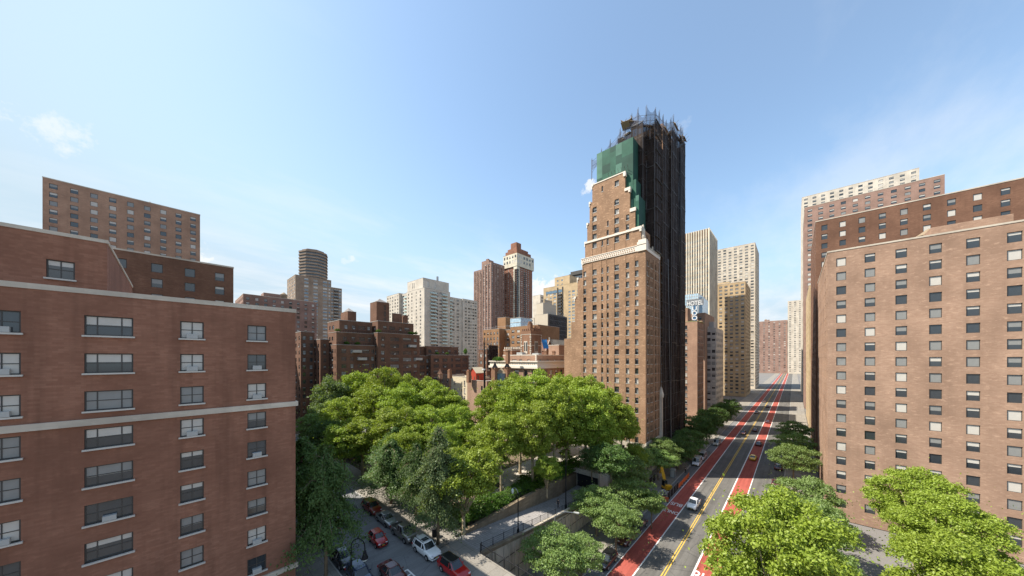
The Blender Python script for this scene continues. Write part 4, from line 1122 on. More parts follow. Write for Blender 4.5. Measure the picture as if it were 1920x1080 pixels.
for (px, d) in ((952, 112), (1024, 120), (1039, 124), (1063, 114)):
    cx, cy = at_d(px, d); q = MB(); q.box(cx - .6, cx + .6, cy - .6, cy + .6, 24, 28.6); q.box(cx - .72, cx + .72, cy - .72, cy + .72, 28.6, 29.0); q.build('chimney', ['brick_brown'], B.root, B.off)
cx, cy = at_d(977, 118); q = MB(); q.box(cx - 1, cx + 1, cy - 1.4, cy + 1.4, 27, 28.3); q.box(cx + 3, cx + 5, cy - 6, cy - 3, 27, 28); q.build('roof_unit', ['ac'], B.root, B.off)
xq, yq = at_d(1048, 122)
B.block(xq, xq + 8, yq, yq + 5, 22, 31.2, coping=.2)
B.finish()

# ------------------------------------------------------------------ row houses behind the park
x = 84.
B = Bld('tan_row_house', 'narrow tan brick row house showing between the two masses of trees', 'house', (x, 95, 0), mats=('brick_tan', 'stone', 'roofing', 'render_cream'), zvis=-1, style='dh')
ya, yb = at_x(913, x)[0], at_x(876, x)[0]
B.block(x, x + 14, ya, yb, 0, 16.9, E=[(yb - ya - 3, 1.1), (2.5, 1.1)], fh=3.6, wh=1.8, skipE=lambda c, r, z: c == 0, N=(2, 1))
yc = at_x(867, x + 3)[0]; yd = at_x(846, x + 5)[0]
B.block(x + 3, x + 13, yb + .01, yc, 0, 17.6, E=[(1.5, 1.0)], mi=3, fh=3.4, wh=2.2); B.block(x + 5, x + 13, yc, yd, 0, 17.6, E=(2, 1.0), mi=3, fh=3.4, wh=1.4)
ye = at_x(812, x + 4)[0]; B.block(x + 4, x + 13, yd + .02, ye, 0, 18.1, E=(4, 1.0), fh=3.4, wh=1.7)
B.finish()
for (px, d, zb, zt, cap, lab) in ((843.5, 133, 17.5, 20.6, 'pot', 'square red brick chimney on the row house roofs'),
                                  (928, 112, 14, 22.3, 'spike', 'thick brick chimney with a black pyramid cap nearest the red roof house'),
                                  (951, 112, 14, 22.5, 'spike', 'thick brick chimney with a black pyramid cap under the white cornice'),
                                  (825, 136, 17, 19.0, 'stone', 'small dormer with a pointed brown roof on the row houses'),
                                  (879, 128, 16, 20.5, 'pot', 'red brick chimney tucked behind the red roof house')):
    cx, cy = at_d(px, d); B = thing('chimney', lab, 'chimney', (cx, cy, zb)); off = (cx, cy, zb); w = .72 if cap == 'pot' else .9
    q = MB(); q.box(cx - w, cx + w, cy - w, cy + w, zb, zt); q.box(cx - w * 1.12, cx + w * 1.12, cy - w * 1.12, cy + w * 1.12, zt, zt + .35); q.build('shaft', ['brick_brown' if cap != 'stone' else 'brick_tan'], B, off)
    q = MB()
    if cap == 'pot': q.box(cx - .5, cx + .5, cy - .5, cy + .5, zt + .35, zt + .8); q.build('pot', ['brick_red'], B, off)
    else: q.lathe([(1.5, zt + .35), (.9, zt + 1.1), (.25, zt + 2.2), (.0, zt + 2.5)], 4, cx, cy); q.build('cap', ['iron' if cap == 'spike' else 'brick_dark'], B, off)
cx, cy = at_d(940, 113); B = thing('pyramid_roof', 'tan pyramid roof on a bay between the two capped chimneys', 'roof', (cx, cy, 16)); off = (cx, cy, 16)
q = MB(); q.lathe([(2.6, 20.6), (.0, 22.7)], 4, cx, cy); q.build('roof', ['plank'], B, off); q = MB(); q.lathe([(2.0, 14), (2.0, 20.6)], 8, cx, cy); q.build('bay_wall', ['glass_blue'], B, off)
# red roof house
B = thing('red_roof_house', 'bright red gabled rooftop shed with a cream roof', 'shed', (87, 96, 16.8)); off = (87, 96, 16.8)
xa = 85.5; y0, y1 = at_x(892.5, xa)[0], at_x(880.5, xa)[0]; ym = (y0 + y1) / 2; x1 = at_y(909, y0)[0]
q = MB(); q.prism([(xa, y0), (x1, y0), (x1, y1), (xa, y1)], 16.5, 20.0)
for xx in (xa, x1): q.face([(xx, y1, 20), (xx, y0, 20), (xx, ym, 22)])
q.build('wall', ['red_paint'], B, off)
q = MB(); e = .35
for (yy_, s_) in ((y0 - e, 1), (y1 + e, -1)):
    q.face([(xa - e, yy_, 19.9), (x1 + e, yy_, 19.9), (x1 + e, ym, 22.25), (xa - e, ym, 22.25)]); q.face([(xa - e, yy_, 19.75), (x1 + e, yy_, 19.75), (x1 + e, yy_, 19.9), (xa - e, yy_, 19.9)])
q.build('roof', ['render_cream'], B, off)
q = MB(); q.box(xa - .05, xa - .003, y1 - 1.4, y1 - .6, 16.9, 18.6); q.box(xa - .05, xa - .003, y0 + .7, y0 + 1.3, 17.2, 18.4); q.box(xa + .8, xa + 1.6, y0 - .05, y0 - .003, 16.9, 18.8); q.build('shutter', ['brick_dark'], B, off)
# netted scaffold building and steel mast
xs, ys = at_d(913, 140)
B = Bld('netted_building', 'low brick building under dark torn scaffold netting left of the lodge', 'building', (xs, ys, 0), mats=('brick_dark', 'steel', 'roofing'), style='plain')
yl = at_x(898, xs)[0]; xr = at_y(934, ys)[0]
B.block(xs, xr, ys, yl, 0, 30, N=(3, 1.6), E=(2, 1.4), fh=3.2)
q = MB(); q.box(xs + .5, xr - 1, ys - .9, ys - .4, 21, 32.0); q.build('dark_netting', ['net_dark'], B.root, B.off)
q = MB(); r = random.Random(3)
for k in range(130):
    a = (xs + r.uniform(-4, xr - xs + 2), ys + r.uniform(-1.3, 4), r.uniform(24, 33)); q.tube([a, (a[0] + r.uniform(-2, 2), a[1] + r.uniform(-1, 1), a[2] + r.uniform(-.3, 3.4))], .07, 4)
q.build('pole_tangle', ['pole_steel'], B.root, B.off); B.finish()
xs, ys = at_d(908.5, 118)
B = thing('roof_mast', 'slim dark steel mast standing beside the red roof house', 'mast', (xs, ys, 0)); off = (xs, ys, 0)
q = MB(); q.tube([(xs, ys, 5), (xs, ys, 24), (xs, ys, 34)], [.45, .35, .12], 6); q.build('pole', ['iron'], B, off)
q = MB(); q.lathe([(.05, 21.2), (.55, 21.5), (.6, 21.9), (.1, 22.0)], 10, xs - .5, ys); q.build('dish', ['white_paint'], B, off)

# ------------------------------------------------------------------ buildings down the avenue
x = 154.
B = Bld('right_brick_tower', 'brown brick corner building under the hotel sign on the right', 'apartment house', (x, 34, ZS), mats=('brick_pink', 'copper', 'roofing'), zvis=-2, style='dh')
y0 = at_x(1307.5, x)[0]; xr = at_y(1319, y0)[0]
B.block(x, xr, y0, y0 + 14, ZS, 42.2, E=[(9.6, 1.0), (14 - 8.3 + 3.4, .01), (5.5, 1.6)], N=(4, 1.0), fh=3.0, wh=1.7)
B.block(x + 1, x + 7, y0 + 4, y0 + 13, 42, 48.5, E=(1, .9), coping=.1); B.block(x + 3, x + 9, y0 + 6.5, y0 + 20, 42, 50.5)
q = MB(); q.prism([(x + 5, y0 - .5), (xr, y0 - .5), (xr, y0 + 4), (x + 5, y0 + 4)], 42.4, lambda a, c: 42.5 + (c - y0 + .5) * .22); q.build('copper_roof', ['copper'], B.root, B.off)
B.finish()
# hotel with blue vertical sign
x = 185.
ys0 = at_x(1306.3, x)[0]; ys1 = at_x(1298.5, x)[0]
B = Bld('hotel_building', 'brick hotel behind the corner building carrying the blue sign', 'hotel', (x + 8, ys1 + 4, ZS), mats=('brick_tan', 'stone', 'roofing'), zvis=20, style='plain')
B.block(x + 4, x + 30, ys0 - 3, ys1 + 9, ZS, 50, E=(3, 1.5), fh=3.1)
B.finish()
B = thing('hotel_sign', 'blue vertical hotel sign with white letters above the brick roof', 'sign', (x, (ys0 + ys1) / 2, 44)); off = (x, (ys0 + ys1) / 2, 44)
d = at_x(1302, x)[1]; zt, zb = zat(562.5, d), zat(607, d); zh = zat(573.5, d); ya_, yb_ = at_x(1319, x)[0], at_x(1287, x)[0]
q = MB(); q.box(x, x + .8, ys0, ys1, zb - 12, zt); q.build('panel', ['sign_blue'], B, off)
q = MB(); q.box(x - .02, x + .5, ya_, yb_, zh + .15, zt + .35); q.build('crossbar', ['steel'], B, off)
H = (zt - zb); lh = H / 5.0
txt = wordmark('HOTEL', lh * 1.25, (0, 0, 0), -PI / 2, 'white_paint', 1.0, 'letters', PI / 2, .06); txt.parent = B; txt.location = (-.12, (ya_ + yb_) / 2 - off[1], zh + .35 - off[2])
bpy.context.view_layer.update()
dx = txt.dimensions.x; txt.scale = ((yb_ - ya_) * .93 / dx, 1, 1)
for k, ch in enumerate('UDOR'):
    t = wordmark(ch, lh * 1.25, (0, 0, 0), -PI / 2, 'white_paint', 1.0, 'letters', PI / 2, .06); t.parent = B; t.location = (-.12, (ys0 + ys1) / 2 - off[1], zh - lh * (k + .98) - off[2]); t.scale = (1.05, 1, 1)
q = MB()
for yy_ in (ys0 + .2, ys1 - .2): q.tube([(x + .8, yy_, zt), (x + 4.2, yy_, 49)], .08, 4)
q.build('bracket', ['steel'], B, off)
x = 225.
B = Bld('pale_glass_block', 'pale blue glass block standing behind the hotel sign', 'building', (x, 60, ZS), mats=('glass_sky', 'frame_pale', 'roofing'), style='plain')
d = at_x(1300, x)[1]
B.block(x, x + 20, at_x(1309, x)[0], at_x(1284, x)[0], ZS, zat(551, d), coping=.1); B.block(x + 6, x + 24, at_x(1317, x + 6)[0], at_x(1309, x)[0] - .01, ZS, zat(556, d), coping=.1)
q = MB()
for k in range(7): yy_ = at_x(1284 + 25 * k / 6, x)[0]; q.box(x - .12, x - .003, yy_ - .1, yy_ + .1, 20, zat(551.3, d))
for k in range(5): q.box(x - .1, x - .004, at_x(1309, x)[0], at_x(1284, x)[0], zat(556 + 5 * k, d), zat(556 + 5 * k, d) + .15)
q.build('mullion', ['frame_pale'], B.root, B.off); B.finish()
x = 275.
B = Bld('striped_office_tower', 'tall cream office tower with vertical white piers at the right edge', 'office tower', (x, 50, ZS), mats=('brick_tan', 'cream', 'roofing'), zvis=50, style='plain', wmats=('frame', 'glass_blue', 'blind', 'blind_grey', 'ac'))
y0, y1 = at_x(1329, x)[0], at_x(1262, x)[0]
n = 15; st = (y1 - y0) / n
B.block(x, x + 32, y0, y1, ZS, 125, E=[(st * (k + .5), st * .42) for k in range(n)], N=[(2 + 4 * k, 1.6) for k in range(8)], fh=3.5, wh=2.1, sill=.7, par=6, coping=0)
q = MB()
for k in range(n + 1): q.box(x - .5, x - .003, y0 + st * k - st * .24, y0 + st * k + st * .24, ZS, 125.3)
for k in range(9): xx = x + 4 * k; q.box(xx - .8, xx + .8, y0 - .6, y0 - .003, ZS, 125.3)
q.build('pier', ['cream'], B.root, B.off); B.finish()
# more of the avenue toward its end, both sides
def simple(label, name, x0, x1, y0, y1, z1, mat, wn=(6, 1.4), fh=3.2, trim='stone', z0=ZS, cat='building', E=None, wh=1.7, S_=()):
    B = Bld(name, label, cat, ((x0 + x1) / 2, (y0 + y1) / 2, z0), mats=(mat, trim, 'roofing'), style='plain')
    B.block(x0, x1, y0, y1, z0, z1, E=E or wn, N=wn, S=S_ or wn, fh=fh, wh=wh, coping=.3)
    cx, cy = x0 + (x1 - x0) * .4, y0 + (y1 - y0) * .45
    q = MB(); q.box(cx - 4, cx + 5, cy - 5, cy + 4, z1 - .6, z1 + 4.2); q.build('roof_house', [mat], B.root, B.off)
    q = MB(); q.lathe([(.0, z1 + 1.5), (1.9, z1 + 1.5), (2.0, z1 + 5.5), (2.1, z1 + 5.5), (0, z1 + 7.2)], 12, cx + 8, cy + 2)
    for a in range(4): q.tube([(cx + 8 + 1.5 * math.cos(a * PI / 2 + .7), cy + 2 + 1.5 * math.sin(a * PI / 2 + .7), z1 - .6), (cx + 8 + 1.5 * math.cos(a * PI / 2 + .7), cy + 2 + 1.5 * math.sin(a * PI / 2 + .7), z1 + 1.6)], .12, 5)
    q.build('water_tank', ['plank'], B.root, B.off)
    q = MB(); q.box(cx - 8, cx - 5.5, cy - 3, cy, z1 - .6, z1 + 1.4); q.build('roof_unit', ['ac'], B.root, B.off)
    B.finish(); return B


simple('pale grey office block on the avenue right of the hotel sign', 'grey_office_block', 195, 218, 30.7, 46, 42, 'concrete', (7, 1.6))
simple('brick office block past the striped tower on the avenue', 'avenue_office_block', 330, 372, 30.7, 70, 92, 'brick_beige', (10, 2.2))
simple('pale stone tower far down the avenue on the left side', 'avenue_stone_tower', 420, 470, 30.7, 80, 150, 'stone', (10, 2.6))
simple('tan brick apartment house facing the stepped tower across the avenue', 'facing_brick_house', 92, 128, -40, -5.2, 48, 'brick_tan', (9, 1.4), fh=2.9)
simple('dark brown brick apartment house across the avenue beyond the tan one', 'facing_brown_house', 140, 180, -45, -5.2, 70, 'brick_dark', (10, 1.4), fh=2.9)
simple('beige office building across the avenue in the middle distance', 'facing_beige_office', 200, 250, -50, -5.2, 60, 'brick_beige', (11, 2.2))
simple('mauve brick tower across the avenue far away', 'facing_mauve_tower', 280, 330, -60, -5.2, 125, 'brick_mauve', (11, 2.2))
simple('white stone tower at the far end of the avenue', 'facing_white_tower', 380, 440, -70, -5.2, 170, 'brick_pale', (12, 2.4))
simple('far grey tower closing the end of the avenue', 'avenue_end_tower', 900, 940, -60, 10, 150, 'stone', (9, 3.), fh=4); simple('far brown slab at the end of the avenue', 'avenue_end_slab', 905, 940, 10.5, 90, 110, 'brick_mauve', (9, 3.), fh=4)
# brick apartment house on the near left, shading the side street
B = Bld('left_brick_house', 'big red brown apartment house on the near left corner of the side street', 'apartment house', (-8, 60, 0), mats=('brick_red', 'stone', 'roofing'), style='dh')
B.block(-34, 9.1, 40.5, 77, 0, 31., E=(8, 1.4), N=[(3 + 4.6 * k, 1.5 if k % 3 else 2.4) for k in range(9)], W=(8, 1.5), fh=2.95, coping=.4)
B.block(-28, -4, 46, 72, 30.7, 36.4, N=(5, 1.4), fh=3.4, coping=.3); B.block(-22, -14, 52, 62, 36.4, 43)
for z in (3.1, 20.8):
    q = MB(); q.box(-34.2, 9.3, 40.3, 40.497, z, z + .5); q.box(9.103, 9.3, 40.497, 77.2, z, z + .5); q.build('stone_band', ['stone'], B.root, B.off)
B.finish()
simple('brown brick house further along the side street on the left', 'side_street_house', -40, 9.1, 92, 150, 46, 'brick_dark', (11, 1.5), fh=2.95, z0=0)
simple('tan brick tower behind the left corner house', 'left_tan_tower', -70, -40, 110, 150, 75, 'brick_tan', (8, 1.6), fh=2.95, z0=0)
simple('pink brick tower far left beyond the side street', 'left_pink_tower', -30, 8, 190, 230, 88, 'brick_pink', (9, 1.7), fh=2.95, z0=0)
simple('beige brick apartment house filling the block left of the side street', 'left_beige_house', -110, -60, 45, 90, 34, 'brick_beige', (11, 1.5), fh=2.95, z0=0)
simple('mauve brick house closing the side street', 'far_street_house', 28, 66, 240, 275, 64, 'brick_mauve', (9, 1.6), fh=2.95, z0=0)

# ------------------------------------------------------------------ trees
def leaf_mesh(name, P, Nn, size, mat, rng, aspect=.62):
    """one small folded diamond leaf clump per point"""
    n = len(P)
    Nn = Nn / np.linalg.norm(Nn, axis=1, keepdims=True)
    r = rng.normal(size=(n, 3)); A = np.cross(Nn, r); A /= np.linalg.norm(A, axis=1, keepdims=True) + 1e-9
    Bv = np.cross(Nn, A)
    s = (size * rng.uniform(.65, 1.3, n))[:, None]
    V = np.empty((n, 4, 3))
    V[:, 0] = P - A * s * .5; V[:, 1] = P + Bv * s * aspect * .5 - Nn * s * .12
    V[:, 2] = P + A * s * .5 - Nn * s * .1; V[:, 3] = P - Bv * s * aspect * .5 - Nn * s * .12
    me = bpy.data.meshes.new(name)
    me.vertices.add(n * 4); me.vertices.foreach_set('co', V.reshape(-1))
    me.loops.add(n * 4); me.loops.foreach_set('vertex_index', np.arange(n * 4, dtype=np.int32))
    me.polygons.add(n); me.polygons.foreach_set('loop_start', np.arange(n, dtype=np.int32) * 4)
    me.polygons.foreach_set('loop_total', np.full(n, 4, dtype=np.int32))
    me.update(calc_edges=True); me.validate()
    me.materials.append(M[mat])
    return me


def dirs(rng, n):
    d = rng.normal(size=(n, 3)); return d / np.linalg.norm(d, axis=1, keepdims=True)


def lobed_crown(name, seed, H, R, zlow, lobes, per, lr, flat, leaf, mat, trunk_mat, up=.5, tr=.32, fork=.3, shell=.42):
    rng = np.random.default_rng(seed); rr = random.Random(seed)
    zc = zlow * H + (H - zlow * H) * .42; hz = H - zc
    L = []
    tries = 0
    while len(L) < lobes and tries < 4000:
        tries += 1
        d = dirs(rng, 1)[0]; q = rng.uniform(.35, 1.0) ** .6 * .84
        z = zc + d[2] * q * (hz if d[2] > 0 else zc - zlow * H) * .95
        p = np.array([d[0] * q * R, d[1] * q * R, z]); r = lr * rng.uniform(.7, 1.3)
        if all(np.linalg.norm(p - o) > .62 * (r + ro) for o, ro in L): L.append((p, r))
    PP, NN = [], []
    for p, r in L:
        n = int(per * (r / lr) ** 2)
        d = dirs(rng, n); d[:, 2] = np.where(d[:, 2] < -.3, -d[:, 2] * .6, d[:, 2])
        q = (1 - shell * rng.uniform(0, 1, n) ** 1.5) * r * (1 + .22 * np.sin(d[:, 0] * 7 + p[0]) * np.cos(d[:, 1] * 6 + p[1]))
        off = d * q[:, None]; off[:, 2] *= flat
        PP.append(p + off)
        NN.append(d * .5 + np.array([0, 0, up * .8]) + dirs(rng, n) * .95)
    n = int(per * 3)
    P = np.stack([rng.normal(size=n) * R * .4, rng.normal(size=n) * R * .4, zc + rng.normal(size=n) * hz * .35], 1)
    PP.append(P); NN.append(dirs(rng, n) + np.array([0, 0, .4]))
    crown = leaf_mesh(name, np.concatenate(PP), np.concatenate(NN), leaf, mat, rng)
    b = MB(); f = max(zlow * H + .8, H * fork) if fork >= .25 else H * fork
    b.tube([(0, 0, -.3), (.05, 0, .4), (.1, .05, f * .5), (.05, .1, f)], [tr * 1.5, tr * 1.05, tr * .9, tr * .85], 8)
    big = sorted(L, key=lambda a: a[0][2])[:: max(1, len(L) // 12)]
    for p, r in big:
        s = Vector((.05, .1, f)); e = Vector(p)
        m1 = s.lerp(e, .35) + Vector((rr.uniform(-.3, .3), rr.uniform(-.3, .3), .5)); m2 = s.lerp(e, .7) + Vector((rr.uniform(-.3, .3), rr.uniform(-.3, .3), .6))
        b.tube([s - Vector((0, 0, .3)), m1, m2, e], [tr * .55, tr * .4, tr * .25, tr * .1], 6)
    return crown, b.mesh('trunk', [trunk_mat], smooth=True)


def drooping_crown(name, seed, H, R, leaf, mat, trunk_mat, per=125, lev=40, droop=.5, zlow=.22):
    """tall narrow crown of spreading branches that hang at their ends"""
    rng = np.random.default_rng(seed); PP, NN = [], []
    b = MB(); b.tube([(0, 0, -.3), (.05, 0, H * .3), (0, .05, H * .65), (0, 0, H * .98)], [.26, .2, .12, .03], 7)
    for k in range(lev):
        h = zlow + (1 - zlow) * (k + .5) / lev; rad = R * ((1 - h) ** .42) * (1 - .45 * max(0, .4 - h) / .4) * (1 + .28 * math.sin(h * 15 + seed)) * rng.uniform(.75, 1.15) + .25
        for j in range(6 if h < .8 else 4):
            if rng.uniform() < .14: continue
            a = rng.uniform(0, 2 * PI); r = rad * rng.uniform(.4, 1.35); n = int(per * (.5 + r / R)); t = rng.uniform(.12, 1, n) ** .7
            z = h * H + t * r * .28 - droop * r * t ** 2.5 + rng.normal(size=n) * .14
            sp = .12 + .26 * t * r / R * 1.4
            x = math.cos(a) * t * r + rng.normal(size=n) * sp; y = math.sin(a) * t * r + rng.normal(size=n) * sp
            z -= np.abs(rng.normal(size=n)) * .45 * t
            PP.append(np.stack([x, y, z], 1)); NN.append(np.stack([np.full(n, math.cos(a) * .6), np.full(n, math.sin(a) * .6), np.full(n, .7)], 1) + dirs(rng, n) * .7)
            if j < 3: b.tube([(0, 0, h * H - .2), (math.cos(a) * r * .5, math.sin(a) * r * .5, h * H + .1 * r), (math.cos(a) * r * .9, math.sin(a) * r * .9, h * H - .15 * r)], [.06, .04, .015], 4, cap=False)
    return leaf_mesh(name, np.concatenate(PP), np.concatenate(NN), leaf, mat, rng), b.mesh('trunk', [trunk_mat], smooth=True)


KIND = {}
for k in range(4): KIND['plane', k] = (*lobed_crown('crown', 20 + k, 22, 7, .3, 80, 300, 1.42, .92, .42, 'plane_leaf', 'bark_pale', .45, .36), 22., 7.)
for k in range(2): KIND['near_plane', k] = (*lobed_crown('crown', 50 + k, 18, 6, .3, 80, 700, 1.25, .88, .25, 'plane_leaf', 'bark_pale', .5, .3), 18., 6.)
for k in range(2): KIND['small_plane', k] = (*lobed_crown('crown', 40 + k, 14, 6, .4, 66, 300, 1.2, .85, .36, 'plane_leaf', 'bark_pale', .5, .26, .2), 14., 6.)
for k in range(4): KIND['locust', k] = (*lobed_crown('crown', 60 + k, 9, 5, .36, 52, 270, 1.2, .5, .27, 'locust_leaf', 'bark', .75, .18), 9., 5.)
for k in range(2): KIND['ginkgo', k] = (*drooping_crown('crown', 80 + k, 16, 4.2, .27, 'ginkgo_leaf', 'bark'), 16., 4.2)
for k in range(2): KIND['dark', k] = (*drooping_crown('crown', 90 + k, 14, 4.6, .28, 'dark_leaf', 'bark', droop=.5, zlow=.3), 14., 4.6)
for k in range(1): KIND['blue_round', k] = (*lobed_crown('crown', 98 + k, 12, 5, .25, 50, 260, 1.35, .85, .38, 'ginkgo_leaf', 'bark', .5, .22), 12., 5.)
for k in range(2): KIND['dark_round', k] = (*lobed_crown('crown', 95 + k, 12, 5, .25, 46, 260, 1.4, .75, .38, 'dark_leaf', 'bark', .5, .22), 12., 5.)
KIND['hedge', 0] = (*lobed_crown('foliage', 130, 2.2, 1.8, .05, 30, 150, .55, .85, .2, 'dark_leaf', 'bark', .5, .05), 2.2, 1.8)
for k in range(3): KIND['shrub', k] = (*lobed_crown('foliage', 110 + k, 2.2, 1.8, .1, 26, 120, .55, .8, .2, 'shrub_leaf', 'bark', .5, .05), 2.2, 1.8)
tr_ = random.Random(5)


def tree(kind, x, y, z0, H, R, label, group=None, name=None, cat='tree', var=None, rz=None):
    ks = [k for k in KIND if k[0] == kind]; key = ks[tr_.randrange(len(ks))] if var is None else (kind, var)
    crown, trunk, h, r = KIND[key]
    t = thing(name or {'plane': 'plane_tree', 'small_plane': 'plane_tree', 'near_plane': 'plane_tree', 'locust': 'honey_locust_tree', 'ginkgo': 'ginkgo_tree', 'dark': 'dark_leaved_tree', 'dark_round': 'dark_leaved_tree', 'blue_round': 'round_tree', 'hedge': 'hedge_shrub', 'shrub': 'shrub'}[kind], label, cat, (x, y, z0), group, tr_.uniform(0, 2 * PI) if rz is None else rz)
    t.scale = (R / r, R / r, H / h)
    link('crown' if cat == 'tree' else 'foliage', crown, t); link('trunk' if cat == 'tree' else 'stem', trunk, t)
    return t


# big planes of the park: (px, top py, half width px, distance)
PL = 'broad plane tree with bright yellow green leaves in the crowded park'
planes = [(672, 690, 37, 108), (720, 683, 40, 104), (765, 700, 31, 110), (800, 705, 30, 113), (640, 738, 38, 85), (700, 714, 45, 88), (755, 716, 45, 84),
          (815, 713, 42, 90), (848, 731, 34, 88), (680, 775, 48, 68), (745, 757, 52, 68), (806, 752, 48, 70), (858, 755, 40, 72), (640, 790, 40, 66),
          (962, 698, 42, 88), (1010, 691, 48, 86), (1064, 693, 48, 84), (1108, 702, 40, 80), (925, 713, 36, 76), (975, 706, 48, 70), (1040, 705, 52, 67),
          (1098, 712, 50, 70), (1143, 727, 42, 76), (940, 765, 44, 60), (998, 748, 50, 57), (1062, 760, 48, 60), (1120, 765, 42, 68), (1165, 757, 28, 78), (902, 792, 34, 66), (760, 800, 44, 60), (835, 790, 36, 62), (1180, 775, 18, 74)]
for k, (px, py, hw, d) in enumerate(planes):
    t = (px - HX) / FF
    lim = 38.4 if d * (CC + SS * t) < 62 else 33.
    if d * (SS - CC * t) < lim: d = min(lim / (SS - CC * t), 84 / (CC + SS * t))
    x, y = at_d(px, d); H = zat(py, d); tree('plane', x, y, 0, H * 1.02, hw * d / FF * 1.08, PL, 'plane trees crowding the park')
tree('small_plane', *at_d(869, 46), 0, zat(833, 46), 6.2, 'pale yellow green plane tree with a forked trunk at the park corner by the ramp', 'plane trees crowding the park', var=0)
tree('small_plane', *at_d(1026, 58), 0, 8.2, 2.8, 'small light green tree standing in the middle of the park lawn')
tree('small_plane', *at_d(1192, 76), ZS, 12.5 + 0, 3.0, 'slim yellow green tree close to the stone base of the tower')
tree('blue_round', *at_d(622, 100), 0, zat(699, 100), 6.6, 'blue green round tree beside the brick house at the left edge')
tree('blue_round', *at_d(612, 92), 0, zat(745, 92), 5.4, 'dull green round tree lower down at the left edge')
tree('dark_round', *at_d(1145, 62), 0, 9.5, 4.2, 'dark green tree between the plaza and the avenue trees')
tree('dark_round', *at_d(1110, 64), 1, 7.0, 3.0, 'low dark tree on the raised plaza above the gate')
tree('ginkgo', 24.9, 36.6, .14, zat(803, 43), 3.6, 'tall drooping blue green ginkgo on the pavement beside the white parked car', var=0, rz=1.)
tree('dark', 26.4, 45.0, .14, 12.2, 3.6, 'dark drooping tree behind the tall ginkgo on the pavement', var=1)
tree('dark', 12.3, 41.2, .14, zat(826, 39), 3.7, 'tall dark drooping tree on the near pavement at bottom left', var=0, rz=.4)
tree('dark', 12.2, 51., .14, 14.8, 4.2, 'dark drooping tree further down the left pavement', var=1)
tree('dark', 26.2, 53, .14, 11.5, 4.6, 'dark conical tree over the parked cars', var=0)
tree('dark', 30.5, 60, 0, 12., 4.6, 'dark conical tree at the park edge behind the parked cars', var=1)
for k, (x, y) in enumerate(((12.3, 63), (12.2, 74), (25.2, 72), (25.2, 84), (25.4, 96), (12.2, 86), (12.2, 99), (25.4, 135), (12.2, 140), (25.2, 150), (12.2, 165))):
    tree('dark_round' if k % 2 else 'locust', x, y, .14, 11.5, 4.8, 'street tree on the side street pavement past the park', 'trees along the side street')
# avenue trees
tree('locust', 36.0, 24.9, ZS, 9.2, 5.0, 'large pale feathery tree in front of the retaining wall', var=0)
tree('locust', 40.4, 23.0, ZS, 6.8, 3.7, 'smaller feathery tree right of the large pale one by the avenue', var=1)
tree('locust', 51.0, 22.4, ZS, 8.6, 4.4, 'bright green street tree overhanging the black parked car', var=2)
tree('locust', 52.8, 27.0, ZS, 9.8, 4.8, 'deep green street tree close against the retaining wall', var=3)
tree('locust', 61.0, 23.3, ZS, 9.8, 5.2, 'olive green street tree beyond the black parked car', var=0)
tree('locust', 62.6, 20.4, ZS, 7.6, 2.7, 'small street tree leaning over the red lane by the lettering', var=1)
tree('locust', 70.5, 28.6, ZS, 11.0, 5.4, 'spreading dark street tree behind the orange barriers', var=2)
tree('locust', 88.5, 27.2, ZS, 9.0, 5.2, 'bright spreading street tree over the yellow boom', var=3)
tree('locust', 92.5, 27.0, ZS, 11.2, 4.6, 'pale green street tree at the stone corner of the tower', var=1)
tree('locust', 80.0, 30.0, ZS, 12.0, 4.6, 'green street tree between the plaza and the tower', var=0)
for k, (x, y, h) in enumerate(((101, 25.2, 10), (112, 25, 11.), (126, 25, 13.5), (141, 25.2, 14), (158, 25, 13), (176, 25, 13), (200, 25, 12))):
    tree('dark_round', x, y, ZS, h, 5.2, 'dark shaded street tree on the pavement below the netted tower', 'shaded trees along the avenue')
tree('near_plane', 37.6, 1.0, ZS, 22.0, 6.2, 'tree whose leaves reach into the picture at the right edge above the avenue', var=1)
for k, (x, y) in enumerate(((44, -1), (56, -1), (68, -2), (80, -1.5), (50, -12), (64, -14), (78, -14), (108, 0), (126, 0), (150, 0))):
    tree('near_plane' if k in (4, 5, 6) else 'locust', x, y, ZS, 17 if k in (4, 5, 6) else 11, 5.6, 'tree on the far pavement of the avenue across from the park', 'trees across the avenue')
# shrubs and hedges in the park
SH = 'rounded bright green shrub planted in the park bed behind the iron fence'
for k, (px, py, w, h) in enumerate(((905, 975, 3.0, 3.0), (885, 985, 2.2, 2.4), (925, 958, 2.6, 2.6), (1000, 915, 3.2, 3.0), (985, 925, 2.4, 2.2), (1040, 905, 3.4, 3.2), (1060, 890, 3.0, 2.8), (950, 945, 2.0, 1.8), (870, 965, 2.0, 2.0), (1020, 935, 1.8, 1.8), (845, 975, 1.8, 2.0), (965, 930, 1.8, 1.9), (1075, 880, 2.6, 2.8))):
    x, y = at_z(px, py, 0); y = max(y, 38.6); tree('shrub', x, y, 0, h, w, SH, 'shrubs in the park bed', cat='shrub')
for k in range(26):
    x, y = tr_.uniform(31, 78), tr_.uniform(44, 104)
    tree('shrub', x, y, 0, tr_.uniform(1.2, 2.6), tr_.uniform(1.2, 2.8), 'low green shrub in the shade under the park trees', 'shrubs under the park trees', cat='shrub')
for k, (x, y, z) in enumerate(((46, 129.5, 31.3), (50, 129.5, 31.3), (72, 127.5, 36.7), (74.5, 127.5, 36.7), (73, 127.5, 36.7), (86, 127.6, 27.7), (92, 127.6, 27.7), (104, 128, 27.7), (43.3, 131.6, 36.3), (57.8, 128, 36.7))):
    tree('shrub', x, y, z, 1.35 if k != 7 else 3.6, 1.1, 'potted shrub growing on a brick roof terrace', 'plants on the roof terraces', cat='shrub')
